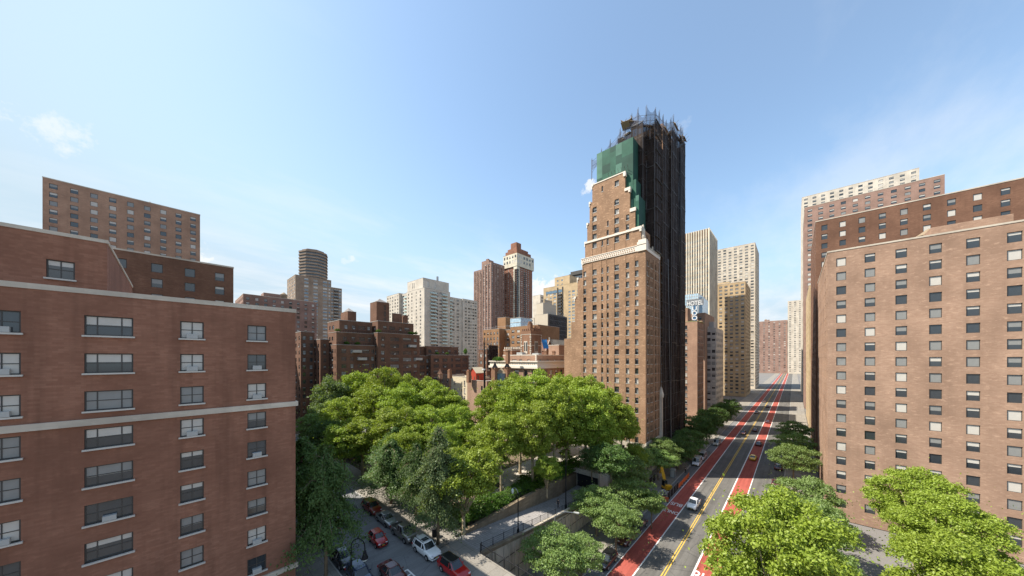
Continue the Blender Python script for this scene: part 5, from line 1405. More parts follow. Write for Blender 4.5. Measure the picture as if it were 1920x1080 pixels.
for k, (px, d) in enumerate(((931, 116), (937, 114))):
    x, y = at_d(px, d); tree('shrub', x, y, 24.6, 2.0, 1.7, 'green shrub on the roof left of the white cornice attic', 'roof garden shrubs', cat='shrub')
for k in range(15):
    x = 31.5 + k * 1.62; tree('hedge', x, 38.6 + .3 * (k % 2), 0, 2.0, 1.35, 'dark green clipped shrub in the hedge behind the low fence by the ramp', 'hedge along the ramp', cat='shrub')
# ground cover in the beds
rng = np.random.default_rng(3); n = 16000
P = np.stack([rng.uniform(29.6, 81, n), rng.uniform(37.4, 106.5, n), rng.uniform(.02, .32, n)], 1)
keep = ~(((P[:, 1] > 59.5) & (P[:, 1] < 64.5)) | ((P[:, 1] > 83.5) & (P[:, 1] < 88.5)) | ((P[:, 0] > 45.5) & (P[:, 1] > 41) & (P[:, 1] < 50.3)))
dens = np.sin(P[:, 0] * .6 + 1) * np.sin(P[:, 1] * .5) + rng.normal(size=n) * .5
P = P[keep & (dens > -.3)]
gc = bpy.data.objects.new('ground_cover', leaf_mesh('ground_cover', P, dirs(rng, len(P)) * .6 + np.array([0, 0, 1.]), .5, 'shrub_leaf', rng)); COL.objects.link(gc); tag(gc, kind='stuff')


# ------------------------------------------------------------------ cars
CAR = {
    'suv': dict(L=4.6, W=1.86, zb=.26, r=.36, ax=(-1.33, 1.35), st=[(-2.30, .62, .80), (-2.24, 1.02, .88), (-1.6, 1.08, .93), (.0, 1.07, .93), (.75, 1.05, .92), (1.5, .98, .90), (2.05, .88, .84), (2.28, .62, .74)],
                gh=(-2.18, 1.0, -1.95, .28, 1.66), wb=.87, wt=.68),
    'sedan': dict(L=4.7, W=1.82, zb=.20, r=.33, ax=(-1.38, 1.36), st=[(-2.35, .60, .76), (-2.28, .92, .84), (-1.5, .98, .90), (0, .95, .91), (.8, .92, .90), (1.6, .84, .87), (2.15, .74, .80), (2.34, .52, .68)],
                  gh=(-1.72, 1.02, -1.02, .22, 1.43), wb=.84, wt=.62),
    'hatch': dict(L=3.6, W=1.63, zb=.20, r=.31, ax=(-1.12, 1.14), st=[(-1.80, .60, .68), (-1.74, .95, .77), (-1.1, 1.0, .815), (0, .99, .815), (.7, .96, .80), (1.25, .88, .77), (1.62, .74, .70), (1.79, .50, .58)],
                  gh=(-1.70, .82, -1.38, .18, 1.48), wb=.76, wt=.58),
    'van': dict(L=5.4, W=2.0, zb=.28, r=.37, ax=(-1.65, 1.65), st=[(-2.70, 1.0, .96), (-2.66, 1.3, .99), (-1.5, 1.32, 1.0), (0, 1.3, 1.0), (1.3, 1.25, .98), (1.9, 1.1, .95), (2.5, .95, .9), (2.68, .6, .8)],
                gh=(-2.64, 1.75, -2.6, .95, 2.25), wb=.96, wt=.86),
    'pickup': dict(L=5.2, W=1.9, zb=.32, r=.39, ax=(-1.6, 1.6), st=[(-2.60, .75, .90), (-2.56, 1.08, .94), (-1.5, 1.10, .95), (0, 1.10, .95), (.9, 1.10, .94), (1.7, 1.06, .93), (2.35, .98, .88), (2.58, .65, .78)],
                   gh=(-.95, 1.15, -.75, .5, 1.78), wb=.88, wt=.70),
}


def car(name, label, cat, kind, col, loc, rz, group=None, roof=None, rails=False, sunroof=False, metal=.0, tilt=0.):
    c = CAR[kind]; root = thing(name, label, cat, loc, group, rz)
    pm = paint(label[:24], col, metal); rm = paint(label[:20] + ' roof', roof, metal) if roof else pm
    b = MB(); zb = c['zb']; st = c['st']; rings = []
    for (x, zt, w) in st:
        hf = [(0, zt + .035), (w * .55, zt + .03), (w * .86, zt), (w * .97, zt - .07), (w, zt - .2), (w * 1.0, .52), (w * .985, .36), (w * .9, zb), (0, zb)]
        rings.append([(x, y, z) for y, z in hf] + [(x, -y, z) for y, z in hf[-2:0:-1]])
    m = len(rings[0]); i0 = len(b.v)
    for r in rings: b.v += r
    for k in range(len(rings) - 1):
        for j in range(m):
            j2 = (j + 1) % m; b.f.append((i0 + k * m + j, i0 + (k + 1) * m + j, i0 + (k + 1) * m + j2, i0 + k * m + j2)); b.m.append(0)
    b.f.append(tuple(i0 + j for j in range(m))); b.m.append(0); b.f.append(tuple(i0 + (len(rings) - 1) * m + j for j in range(m))[::-1]); b.m.append(0)
    b.build('body', [pm], root, smooth=True)
    zbelt = lambda x: np.interp(x, [s[0] for s in st], [s[1] for s in st]) - .03
    xr, xf, xrt, xft, zt = c['gh']; wb, wt = c['wb'], c['wt']
    R0 = [(xr, wb * .94), (xr + .3, wb), (0, wb), (xf - .35, wb * .97), (xf, wb * .72)]
    R1 = [(xrt, wt * .92), (xrt + .2, wt), (0, wt * 1.02), (xft - .15, wt), (xft, wt * .8)]
    lo = [(x, y, zbelt(x)) for x, y in R0] + [(xf + .06, 0, zbelt(xf))] + [(x, -y, zbelt(x)) for x, y in R0[::-1]] + [(xr - .03, 0, zbelt(xr))]
    hi = [(x, y, zt - .06) for x, y in R1] + [(xft + .05, 0, zt - .05)] + [(x, -y, zt - .06) for x, y in R1[::-1]] + [(xrt - .03, 0, zt - .06)]
    g = MB(); n = len(lo)
    for k in range(n): j = (k + 1) % n; g.face([lo[k], lo[j], hi[j], hi[k]])
    g.build('windows', ['glass_car'], root)
    r = MB(); h1 = [(x * .985, y * .98, zt - .0) for x, y, z in hi]; top = [(x * .86, y * .8, zt + .05) for x, y, z in hi]; eave = [(x, y * 1.02, zt - .1) for x, y, z in hi]
    for k in range(n):
        j = (k + 1) % n; r.face([eave[k], eave[j], h1[j], h1[k]]); r.face([h1[k], h1[j], top[j], top[k]])
    r.face(top); r.build('roof', [rm], root, smooth=True)
    for s in (1, -1):
        for (a, e) in ((3.5, 3.4), (2, 2), (.0, .0), (1.05, 1.05)):
            ia, ie = int(a), int(e)
            A = Vector(R0[ia] + (0,)).lerp(Vector(R0[min(ia + 1, 4)] + (0,)), a - ia); E = Vector(R1[ie] + (0,)).lerp(Vector(R1[min(ie + 1, 4)] + (0,)), e - ie)
            A.z = zbelt(A.x); E.z = zt - .05
            p = MB(); p.tube([(A.x, s * (A.y + .012), A.z), (E.x, s * (E.y + .012), E.z)], [.07, .05], 4); p.build('pillar', [pm], root)
    if kind == 'pickup':
        q = MB(); q.box(-2.45, -1.0, -.78, .78, 1.0, 1.125); q.build('bed_cover', ['trim'], root)
    if rails:
        for s in (1, -1):
            q = MB(); q.tube([(xrt + .1, s * wt * .9, zt + .02), (xrt + .25, s * wt * .9, zt + .1), (xft - .3, s * wt * .9, zt + .1), (xft - .15, s * wt * .9, zt + .02)], .03, 5); q.build('roof_rail', ['trim'], root)
    if sunroof:
        q = MB(); q.box(xft - 1.15, xft - .35, -wt * .62, wt * .62, zt + .046, zt + .06); q.build('sunroof', ['glass_car'], root)
    wy = c['W'] / 2 - .1; rad = c['r']
    for ax in c['ax']:
        for s in (1, -1):
            a = MB()
            a.face([(ax + (rad + .075) * math.cos(t), s * (c['W'] / 2 + .006), max(zb - .05, rad + (rad + .075) * math.sin(t))) for t in np.linspace(-.3, PI + .3, 14)][:: s]); a.build('wheel_well_shade', ['trim'], root)  # flat black disc on the body stands in for the shaded wheel well
            w = MB(); w.tube([(0, -.115, 0), (0, -.1, 0), (0, .1, 0), (0, .115, 0)], [rad - .05, rad, rad, rad - .05], 16)
            wo = w.build('wheel', ['tyre'], root); wo.location = (ax, s * (wy + .015), rad)
            k = MB(); k.tube([(0, s * .112, 0), (0, s * .125, 0)], [rad * .66, rad * .6], 12)
            for q_ in range(5):
                t = q_ * 2 * PI / 5; k.tube([(0, s * .128, 0), (rad * .6 * math.cos(t), s * .128, rad * .6 * math.sin(t))], [.04, .03], 4)
            k.build('rim', ['rim'], wo)
    xe = st[-1][0]; wl = st[-2][2]; xl = st[-2][0]; zl = st[-2][1]
    for s in (1, -1):
        q = MB(); q.prism([(xl - .25, s * (wl + .0)), (xl + .1, s * (wl - .08)), (xe - .05, s * (st[-1][2] - .12)), (xe - .1, s * (st[-1][2] - .32)), (xl + .0, s * (wl - .25))][:: s], zl - .22, zl - .06); q.build('headlight', ['lamp'], root)
        q = MB(); xr0 = st[0][0]; q.box(xr0 - .02, xr0 + .22, min(s * .84 * st[1][2], s * (st[1][2] + .015)), max(s * .84 * st[1][2], s * (st[1][2] + .015)), st[1][1] - .28, st[1][1] - .06); q.build('taillight', ['taillamp'], root)
        q = MB(); y0_ = s * (wb + .08); q.lathe([(.02, -.07), (.1, -.05), (.11, .05), (.02, .09)], 8); mo = q.build('mirror', ['trim' if kind in ('van', 'pickup') else pm], root); mo.location = (xf - .5, y0_, zbelt(xf - .4) + .1); mo.scale = (.7, 1.3, 1)
    q = MB(); wg = st[-1][2]; q.box(xe - .1, xe + .012, -wg * .62, wg * .62, .38, .60); q.build('grille', ['trim'], root)
    q = MB(); q.box(xe - .15, xe + .05, -wg * .9, wg * .9, zb + .02, .36); q.build('bumper', [pm if kind in ('hatch', 'suv') else 'trim'], root)
    q = MB(); q.box(xe + .05, xe + .06, -.16, .16, .42, .53); q.build('number_plate', ['plate'], root)
    return root


DN = -PI / 2
def on(px, py, z=0): return at_z(px, py, z)
car('parked_car', 'white parked crossover with roof rails and a sunroof', 'car', 'suv', (.74, .75, .74), (22.85, 36.2, 0), DN, 'cars parked beside the park', rails=True, sunroof=True)
car('parked_car', 'bright red crossover with a dark glass roof at the bottom edge', 'car', 'suv', (.36, .008, .010), (22.95, 30.4, 0), DN, 'cars parked beside the park', roof=(.015, .015, .017))
car('parked_car', 'grey brown pickup parked right behind the white crossover', 'pickup', 'pickup', (.16, .145, .135), (22.8, 42.0, 0), DN, 'cars parked beside the park', metal=.4)
car('parked_car', 'silver grey sedan parked between the pickup and the dark red car', 'car', 'sedan', (.30, .31, .31), (22.9, 47.8, 0), DN, 'cars parked beside the park', metal=.5)
car('parked_car', 'dark red car parked farthest along beside the bicycle', 'car', 'suv', (.20, .018, .012), (22.9, 53.2, 0), DN, 'cars parked beside the park')
car('moving_car', 'small red hatchback driving past the parked silver sedan', 'car', 'hatch', (.33, .008, .009), (19.55, 43.4, 0), DN - .05)
mc = car('moving_car', 'dark maroon sedan driving at the bottom edge of the side street', 'car', 'sedan', (.075, .014, .014), (17.6, 35.1, 0), DN)
car('parked_car', 'dark blue car parked by the curved lamp post at bottom left', 'car', 'suv', (.02, .035, .075), (14.75, 37.4, 0), DN, 'cars parked on the left kerb', metal=.3)
car('parked_car', 'black car half hidden under the dark drooping tree', 'car', 'sedan', (.018, .02, .024), (14.7, 42.6, 0), DN, 'cars parked on the left kerb')
car('parked_car', 'black van parked behind the black car under the tree', 'van', 'van', (.02, .022, .026), (14.8, 48.4, 0), DN, 'cars parked on the left kerb')
car('parked_van', 'white van parked far along the left kerb behind the foliage', 'van', 'van', (.72, .73, .72), (14.9, 60.5, 0), DN, 'cars parked on the left kerb')
UP = PI
cx, cy = on(1152, 1040, ZS)
car('parked_car', 'black car parked on the avenue under the bright green tree', 'car', 'suv', (.012, .012, .014), (49.5 - 2.5, 22.25, ZS), UP, 'cars parked along the avenue', rails=True)
car('parked_car', 'dark blue car parked on the avenue beyond the black one', 'car', 'sedan', (.02, .026, .04), (61.2, 22.3, ZS), UP, 'cars parked along the avenue')
car('parked_car', 'dark brown red car parked between the two dark cars on the avenue', 'car', 'suv', (.10, .03, .025), (55.2, 22.3, ZS), UP, 'cars parked along the avenue', rails=True)
car('moving_pickup', 'white pickup driving on the avenue next to the red lane lettering', 'pickup', 'pickup', (.78, .78, .77), (78.2, 16.5, ZS), UP)
car('parked_van', 'white van parked at the kerb past the orange barriers', 'van', 'van', (.70, .71, .72), (110, 22.3, ZS), UP, 'vans parked at the avenue kerb')
car('parked_van', 'pale grey van parked right behind the white van', 'van', 'van', (.45, .46, .47), (117, 22.3, ZS), UP, 'vans parked at the avenue kerb')
car('parked_van', 'pale cream van far down the avenue in shade', 'van', 'van', (.6, .57, .5), (140, 21.8, ZS), UP)
car('moving_car', 'yellow taxi driving away on the avenue', 'taxi', 'sedan', (.72, .42, .02), (128, 9.9, ZS), 0)

for k, (x, y, rz, o) in enumerate(((150, 9.9, 0, mc), (178, 13.0, 0, mc), (205, 9.9, 0, mc), (236, 16.6, PI, mc), (168, 16.4, PI, mc), (122, 3.4, 0, mc), (136, 3.4, 0, mc), (152, 3.4, 0, mc), (92, 3.4, 0, mc), (106, 3.4, 0, mc), (270, 13, 0, mc), (300, 16.5, PI, mc))):
    c = copy_tree(o); c.location = (x, y, ZS); c.rotation_euler = (0, 0, rz); c['label'] = 'dark sedan in the traffic far along the avenue'; c['group'] = 'sedans along the avenue'; c.name = 'moving_car'

# ------------------------------------------------------------------ street furniture
def bishop_lamp(x, y, z, rz, label, h=8.6):
    r = thing('street_lamp', label, 'street lamp', (x, y, z), rz=rz)
    q = MB(); q.lathe([(.26, 0), (.28, .5), (.17, .9), (.12, 1.6), (.085, h - 1.6)], 10); q.build('post', ['iron'], r)
    q = MB(); a = [(0, 0, h - 1.65)] + [(.75 - .75 * math.cos(t), 0, h - 1.0 + .85 * math.sin(t)) for t in np.linspace(.0, PI, 11)] + [(1.5, 0, h - 1.4)]
    q.tube(a, .055, 6); q.tube([(.08, 0, h - 1.3)] + [(.62 + (.34 - .024 * k) * math.cos(PI + k * .62), 0, h - .95 + (.34 - .024 * k) * math.sin(PI - k * .62)) for k in range(12)], .03, 5); q.lathe([(.05, h - .17), (.1, h - .1), (.02, h + .1)], 8, .75, 0); q.build('crook', ['iron'], r)
    q = MB(); q.lathe([(.05, h - 1.4), (.14, h - 1.5), (.2, h - 1.85), (.36, h - 2.25), (.36, h - 2.35)], 12, 1.5, 0); q.build('lamp_shade', ['iron'], r)
    q = MB(); q.lathe([(.3, h - 2.36), (.26, h - 2.52), (.0, h - 2.6)], 12, 1.5, 0); q.build('lamp_glass', ['glass_lamp'], r)
    return r


lx, ly = 13.9, 36.6
bishop_lamp(13.35, 36.3, .14, -.83, 'black curled street lamp with a hanging shade at bottom left', 6.0)
def teardrop_lamp(x, y, z, rz, label, h, arm=1.0):
    r = thing('street_lamp', label, 'street lamp', (x, y, z), rz=rz)
    q = MB(); q.lathe([(.2, 0), (.2, .5), (.1, .8), (.075, h)], 8); q.build('post', ['iron'], r)
    q = MB(); q.tube([(0, 0, h - .1), (-.15 * arm, 0, h + .45), (-.55 * arm, 0, h + .75), (-.95 * arm, 0, h + .6)], [.05, .045, .04, .035], 6); q.build('arm', ['steel'], r)
    q = MB(); q.lathe([(.05, h + .62), (.16, h + .45), (.22, h + .15), (.12, h - .2), (.0, h - .28)], 10, -.95 * arm, 0); q.build('lamp_glass', ['glass_lamp'], r)
    return r


lx, ly = at_y(971.5, 31.25)[0], 31.25
teardrop_lamp(lx, ly, rz_(lx, 0), PI / 2 + .3 + PI, 'slim black lamp post with a teardrop glass on the ramp edge', 6.1)
lx = at_y(1061, 31.25)[0]
q = thing('lamp_post', 'tall black lamp post at the far end of the ramp railing', 'lamp post', (lx, 31.25, rz_(lx, 0)))
b = MB(); b.lathe([(.24, 0), (.24, .8), (.12, 1.2), (.08, 8.6)], 8); b.build('post', ['iron'], q)
b = MB(); b.tube([(0, 0, 8.5), (.5, .3, 9.2), (1.1, .6, 9.3)], .05, 6); b.build('arm', ['iron'], q)
lx, ly = at_z(893, 992, 0)
q = thing('lamp_post', 'thin brown post rising from the park fence by the plane tree', 'lamp post', (lx, 37.6, .2)); b = MB(); b.lathe([(.12, 0), (.1, .5), (.065, 7.6)], 8); b.build('post', ['bark'], q); b = MB(); b.lathe([(.1, 7.6), (.2, 7.8), (.24, 8.2), (.05, 8.5)], 8); b.build('lamp_glass', ['glass_lamp'], q)
# cobra head light over the avenue pavement
x0, y0 = 42.0, 28.8
q = thing('street_light', 'grey arm street light with a flat head above the avenue trees', 'street light', (x0, y0, ZS)); hz = 8.1
b = MB(); b.lathe([(.16, 0), (.15, .4), (.09, hz - .8)], 8); b.build('post', ['steel'], q)
b = MB(); b.tube([(0, 0, hz - .9), (.25, -.4, hz - .2), (.9, -1.3, hz), (1.7, -2.6, hz)], .05, 6); b.build('arm', ['steel'], q)
b = MB(); b.prism([(1.6, -2.5), (1.75, -2.45), (2.1, -3.1), (2.0, -3.35), (1.8, -3.3)], hz - .06, hz + .1); b.build('lamp_head', ['ac'], q)
# litter bin, benches, tree guard
x, y = 25.6, 38.6
q = thing('litter_bin', 'tall dark litter bin on the pavement behind the white crossover', 'litter bin', (x, y, .14)); b = MB(); b.lathe([(.3, 0), (.34, .1), (.36, 1.1), (.30, 1.12), (.28, 1.0)], 12); b.build('body', ['iron'], q); b = MB(); b.lathe([(.38, 1.1), (.38, 1.18), (.2, 1.3), (.0, 1.32)], 12); b.build('lid', ['iron'], q)
def bench(x, y, z, rz, label, group):
    r = thing('park_bench', label, 'bench', (x, y, z), group, rz)
    b = MB()
    for k in range(4): b.box(-.9, .9, -.2 + .11 * k, -.12 + .11 * k, .42, .46)
    b.build('seat', ['trim'], r); b = MB()
    for k in range(3): b.box(-.9, .9, .25 + .02 * k, .28 + .02 * k, .55 + .13 * k, .64 + .13 * k)
    b.build('backrest', ['trim'], r)
    for s in (-.8, 0, .8):
        b = MB(); b.tube([(s, -.2, 0), (s, -.17, .42), (s, .22, .43), (s, .33, .95)], .025, 5); b.tube([(s, .25, .43), (s, .3, 0)], .025, 5); b.build('leg', ['iron'], r)


bench(27.6, 40.5, .14, -PI / 2, 'dark slatted bench on the pavement by the litter bin', 'benches'); bench(27.6, 46.5, .14, -PI / 2, 'dark slatted bench on the pavement near the silver sedan', 'benches')
for k, (x, y) in enumerate(((50, 51), (56, 51), (70, 51))): bench(x, y, 0, 0, 'dark bench beside the pale park plaza', 'benches beside the plaza')
def guard(x, y, z, label):
    r = thing('tree_guard', label, 'tree guard', (x, y, z))
    for (a, c, d, e) in ((-.8, -1.1, .8, -1.1), (.8, -1.1, .8, 1.1), (.8, 1.1, -.8, 1.1), (-.8, 1.1, -.8, -1.1)):
        b = MB(); b.tube([(a, c, .5), (d, e, .5)], .022, 4); b.tube([(a, c, .1), (d, e, .1)], .018, 4)
        n = 8
        for k in range(n): u = k / n; b.tube([(a + (d - a) * u, c + (e - c) * u, 0), (a + (d - a) * u, c + (e - c) * u, .55)], .015, 4)
        b.build('guard_panel', ['iron'], r)


guard(25.1, 36.6, .14, 'low black iron guard round the tall ginkgo trunk')
# bicycle leaning near the dark red car
bx_, by_ = 20.9, 55.3
r = thing('motor_scooter', 'dark bicycle standing beside the dark red parked car', 'bicycle', (bx_, by_, 0), rz=-1.2); r.name = 'bicycle'
for s in (-.52, .52):
    b = MB(); b.tube([(s + .33 * math.cos(t), 0, .34 + .33 * math.sin(t)) for t in np.linspace(0, 2 * PI, 17)], .03, 5)
    for k in range(6): t = k * PI / 3; b.tube([(s, 0, .34), (s + .32 * math.cos(t), 0, .34 + .32 * math.sin(t))], .006, 3)
    b.build('wheel', ['tyre'], r)
b = MB()
for p_ in (((-.52, 0, .34), (-.15, 0, .85)), ((-.15, 0, .85), (.38, 0, .82)), ((.38, 0, .82), (-.05, 0, .34)), ((-.52, 0, .34), (-.05, 0, .34)), ((-.05, 0, .34), (-.18, 0, .95)), ((.52, 0, .34), (.36, 0, .98))): b.tube(list(p_), .025, 5)
b.build('frame', ['iron'], r); b = MB(); b.box(-.32, -.05, -.07, .07, .95, 1.0); b.build('saddle', ['trim'], r); b = MB(); b.tube([(.3, -.3, 1.03), (.38, 0, .98), (.3, .3, 1.03)], .02, 5); b.build('handlebar', ['iron'], r)
# manhole
b = MB(); mx, my = at_z(682, 1008, 0); b.lathe([(.38, .004), (.0, .008)], 16, mx, my); q = b.build('manhole_cover', ['iron']); tag(q, 'round iron manhole cover in the grey side street', 'manhole cover')

# ------------------------------------------------------------------ road works on the avenue kerb
def barrier(x, y, rz, label, grp):
    r = thing('safety_barrier', label, 'barrier', (x, y, ZS), grp, rz)
    b = MB()
    for z in (.15, .45, .75, 1.0): b.box(-.95, .95, -.04, .04, z, z + .13)
    for k in range(7): b.box(-.95 + k * .3, -.87 + k * .3, -.03, .03, .1, 1.1)
    b.build('panel', ['orange'], r)
    for s in (-.8, .8): b = MB(); b.box(s - .08, s + .08, -.35, .35, 0, .08); b.build('foot', ['trim'], r)


for k in range(6): barrier(86.0 + k * 2.05, 21.6, 0.05 * (k % 3 - 1), 'orange plastic barrier in the row along the red lane past the pit', 'orange barriers along the lane')
for k in range(3): barrier(76.4 + k * .2, 22.2 + k * 2.0, PI / 2 + .1, 'orange plastic barrier across the near end of the work pit', 'orange barriers at the pit end')
def mesh_panel(x0, y0, x1, y1, label, grp):
    r = thing('mesh_fence', label, 'fence', (x0, y0, ZS), grp); L = math.hypot(x1 - x0, y1 - y0); dx, dy = (x1 - x0) / L, (y1 - y0) / L
    b = MB(); b.face([(0, 0, .1), (dx * L, dy * L, .1), (dx * L, dy * L, 2.), (0, 0, 2.)]); b.build('netting', ['net_dark'], r)
    b = MB()
    for z in (.1, 2.): b.tube([(0, 0, z), (dx * L, dy * L, z)], .03, 4)
    b.build('rail', ['steel'], r)
    for u in (0, 1): b = MB(); b.tube([(dx * L * u, dy * L * u, 0), (dx * L * u, dy * L * u, 2.1)], .035, 5); b.build('post', ['steel'], r)


for k in range(4): mesh_panel(76.6 + k * 2.35, 21.5, 78.85 + k * 2.35, 21.5, 'black meshed fence panel along the road work beside the red lane', 'black fence panels at the road works')
for k in range(3): mesh_panel(80 + k * 2.6, 27.6, 82.5 + k * 2.6, 27.6, 'black meshed fence panel at the back of the road works', 'back fence panels at the road works')
x, y = 83.2, 23.6
r = thing('excavator', 'small excavator with a raised yellow boom in the fenced road works', 'excavator', (x, y, ZS), rz=.9)
b = MB()
b.box(-.9, .9, -.8, -.4, 0, .5); b.box(-.9, .9, .4, .8, 0, .5); b.build('track', ['trim'], r)
b = MB(); b.box(-1.2, .8, -.8, .8, .55, 1.1); b.prism([(-1.3, -.7), (-.4, -.7), (-.4, .7), (-1.3, .7)], 1.1, 1.6); b.build('body', ['yellow_machine'], r)
b = MB(); b.prism([(-.35, -.05), (.7, -.05), (.7, .75), (-.35, .75)], 1.1, 2.5); b.build('cab', ['glass_car'], r)
b = MB(); b.tube([(.6, -.3, 1.0), (1.5, -.3, 3.2), (2.3, -.3, 5.0)], [.34, .46, .34], 4); b.build('boom', ['yellow_machine'], r)
b = MB(); b.tube([(2.3, -.3, 5.0), (3.0, -.3, 3.2)], [.28, .2], 4); b.build('stick', ['yellow_machine'], r)
b = MB(); b.tube([(.9, -.3, 1.3), (1.6, -.3, 2.9)], .06, 6); b.tube([(2.2, -.1, 4.9), (2.9, -.1, 3.6)], .05, 6); b.build('ram', ['steel'], r)
b = MB(); b.prism([(2.7, -.7), (3.4, -.7), (3.4, .1), (2.7, .1)], 2.5, 3.2); b.build('bucket', ['steel'], r)
b = MB(); rng = np.random.default_rng(8)
for k in range(46):
    a = rng.uniform(-1, 1, 2); px_, py_ = 80.6 + a[0] * 1.6, 23.2 + a[1] * 1.3; s = rng.uniform(.15, .45); z = ZS + .75 * (1 - max(abs(a))) + .0
    b.lathe([(0, z), (s, z + s * .3), (s * .7, z + s * .9), (0, z + s)], 5, px_, py_)
tag(b.build('rubble', ['plaza']), kind='stuff')
r = thing('portable_toilet', 'grey portable toilet cabin between the orange barriers and the trees', 'portable toilet', (93.5, 24.8, ZS)); b = MB(); b.box(-.6, .6, -.6, .6, .1, 2.15); b.build('cabin', ['steel'], r); b = MB(); b.box(-.65, .65, -.65, .65, 2.15, 2.25); b.prism([(-.5, -.5), (.5, -.5), (.5, .5), (-.5, .5)], 2.25, 2.42); b.build('roof', ['ac'], r); b = MB(); b.box(-.63, -.603, -.4, .4, .2, 2.0); b.build('door', ['ac'], r)


# ------------------------------------------------------------------ people
def person(x, y, z, rz, label, top, bottom, stride=.3, scale=1.):
    """walking figure: one skinned body, clothing grown over it, hair"""
    def skin(name, verts, edges, radii, mat, parent, rootv=0, sub=2):
        me = bpy.data.meshes.new(name); me.from_pydata(verts, edges, []); o = bpy.data.objects.new(name, me); COL.objects.link(o)
        me.materials.append(M[mat]); o.modifiers.new('skin', 'SKIN')
        for k, r in enumerate(radii): me.skin_vertices[0].data[k].radius = (r, r) if not isinstance(r, tuple) else r
        me.skin_vertices[0].data[rootv].use_root = True
        s = o.modifiers.new('sub', 'SUBSURF'); s.levels = sub; s.render_levels = sub
        if parent: o.parent = parent
        return o
    s = stride
    V = [(0, 0, .95), (0, 0, 1.12), (.02, 0, 1.38), (.03, 0, 1.5), (.05, 0, 1.60), (.06, 0, 1.70),
         (0, .09, .90), (s * .5, .1, .5), (s * .55, .1, .09), (s * .55 + .16, .1, .04), (0, -.09, .90), (-s * .25, -.1, .5), (-s * .8, -.1, .14), (-s * .8 + .15, -.1, .05),
         (.02, .19, 1.40), (-.10, .24, 1.13), (-.02, .24, .88), (.02, .24, .80), (.02, -.19, 1.40), (.10, -.24, 1.13), (.22, -.22, .92), (.28, -.22, .86)]
    Ed = [(0, 1), (1, 2), (2, 3), (3, 4), (4, 5), (0, 6), (6, 7), (7, 8), (8, 9), (0, 10), (10, 11), (11, 12), (12, 13), (2, 14), (14, 15), (15, 16), (16, 17), (2, 18), (18, 19), (19, 20), (20, 21)]
    Rd = [.125, .115, .13, .055, .09, .075, .085, .06, .042, .035, .085, .06, .042, .035, .055, .045, .034, .03, .055, .045, .034, .03]
    body = skin('person', V, Ed, Rd, 'skin', None)
    body.location = (x, y, z); body.rotation_euler = (0, 0, rz); body.scale = (scale,) * 3
    tag(body, label, 'person')
    idx = [1, 2, 14, 15, 18, 19, 0]; mp = {v: k for k, v in enumerate(idx)}
    skin('jacket', [V[i] for i in idx], [(mp[a], mp[b]) for a, b in ((1, 2), (2, 14), (14, 15), (2, 18), (18, 19), (1, 0))], [.14, .15, .07, .06, .07, .06, .14], top, body)
    idx = [0, 6, 7, 8, 10, 11, 12]; mp = {v: k for k, v in enumerate(idx)}
    skin('trousers', [V[i] for i in idx], [(mp[a], mp[b]) for a, b in ((0, 6), (6, 7), (7, 8), (0, 10), (10, 11), (11, 12))], [.135, .1, .075, .058, .1, .075, .058], bottom, body)
    h = MB(); h.lathe([(.0, 1.82), (.07, 1.80), (.11, 1.72), (.105, 1.64), (.09, 1.60)], 10, .03, 0); h.build('hair', ['trim'], body)
    f = MB()
    for hy, hx, hz_ in ((.24, .03, .80), (-.22, .30, .85)):
        for k in range(4): f.tube([(hx - .02 + k * .02, hy, hz_ - .01), (hx - .02 + k * .022, hy * .98, hz_ - .07), (hx - .01 + k * .022, hy * .94, hz_ - .1 + .006 * abs(k - 1))], [.011, .010, .007], 5)
        f.tube([(hx + .03, hy * .98, hz_ + .02), (hx + .06, hy * .93, hz_ - .02), (hx + .07, hy * .92, hz_ - .05)], [.012, .011, .008], 5)
    f.build('fingers', ['skin'], body)
    return body


px_, py_ = at_z(1046.5, 949, -1.75)
person(px_, py_, rz_(px_, 0) + .0, PI - .2, 'person in dark clothes walking up the stone ramp', 'cloth', 'cloth')

px_, py_ = at_z(1299, 890, ZS + .15)
person(px_, 23.0, ZS, .4, 'person in dark clothes standing by the front of the white kerbside van', 'cloth', 'cloth', .1)
for k, (x, y) in enumerate(((118, 27.5), (131, 28.2), (112, -2.2), (128, -2.8))):
    person(x, y, ZS + .15, (0, PI)[k % 2], 'person walking on the avenue pavement in the distance', 'cloth', 'cloth', .3)['group'] = 'people on the avenue pavements'

# ------------------------------------------------------------------ sky, sun, camera
SUN_EL = math.radians(51); sx, sy = -.64, .768
sd = Vector((sx * math.cos(SUN_EL), sy * math.cos(SUN_EL), math.sin(SUN_EL)))
L = bpy.data.lights.new('sun', 'SUN'); L.energy = 4.4; L.angle = math.radians(.5); L.color = (1, .93, .82)
so = bpy.data.objects.new('sun', L); COL.objects.link(so); so.rotation_euler = sd.to_track_quat('Z', 'Y').to_euler(); so.location = (0, 0, 300)
w = bpy.data.worlds.new('World'); sc.world = w; w.use_nodes = True
nt = w.node_tree; N, Lk = nt.nodes, nt.links
bg = N['Background']; sky = N.new('ShaderNodeTexSky'); sky.sky_type = 'NISHITA'; sky.sun_disc = False
sky.sun_elevation = SUN_EL; sky.sun_rotation = math.atan2(sx, sy); sky.altitude = 0; sky.air_density = 1.0; sky.dust_density = .7; sky.ozone_density = .6
tc = N.new('ShaderNodeTexCoord'); dirv = tc.outputs['Generated']
sep = N.new('ShaderNodeSeparateXYZ'); Lk.new(dirv, sep.inputs[0])


def math_(op, a, b=None, c=None):
    n = N.new('ShaderNodeMath'); n.operation = op
    for k, v in enumerate((a, b, c)):
        if v is None: continue
        if hasattr(v, 'is_output'): Lk.new(v, n.inputs[k])
        else: n.inputs[k].default_value = v
    return n.outputs[0]


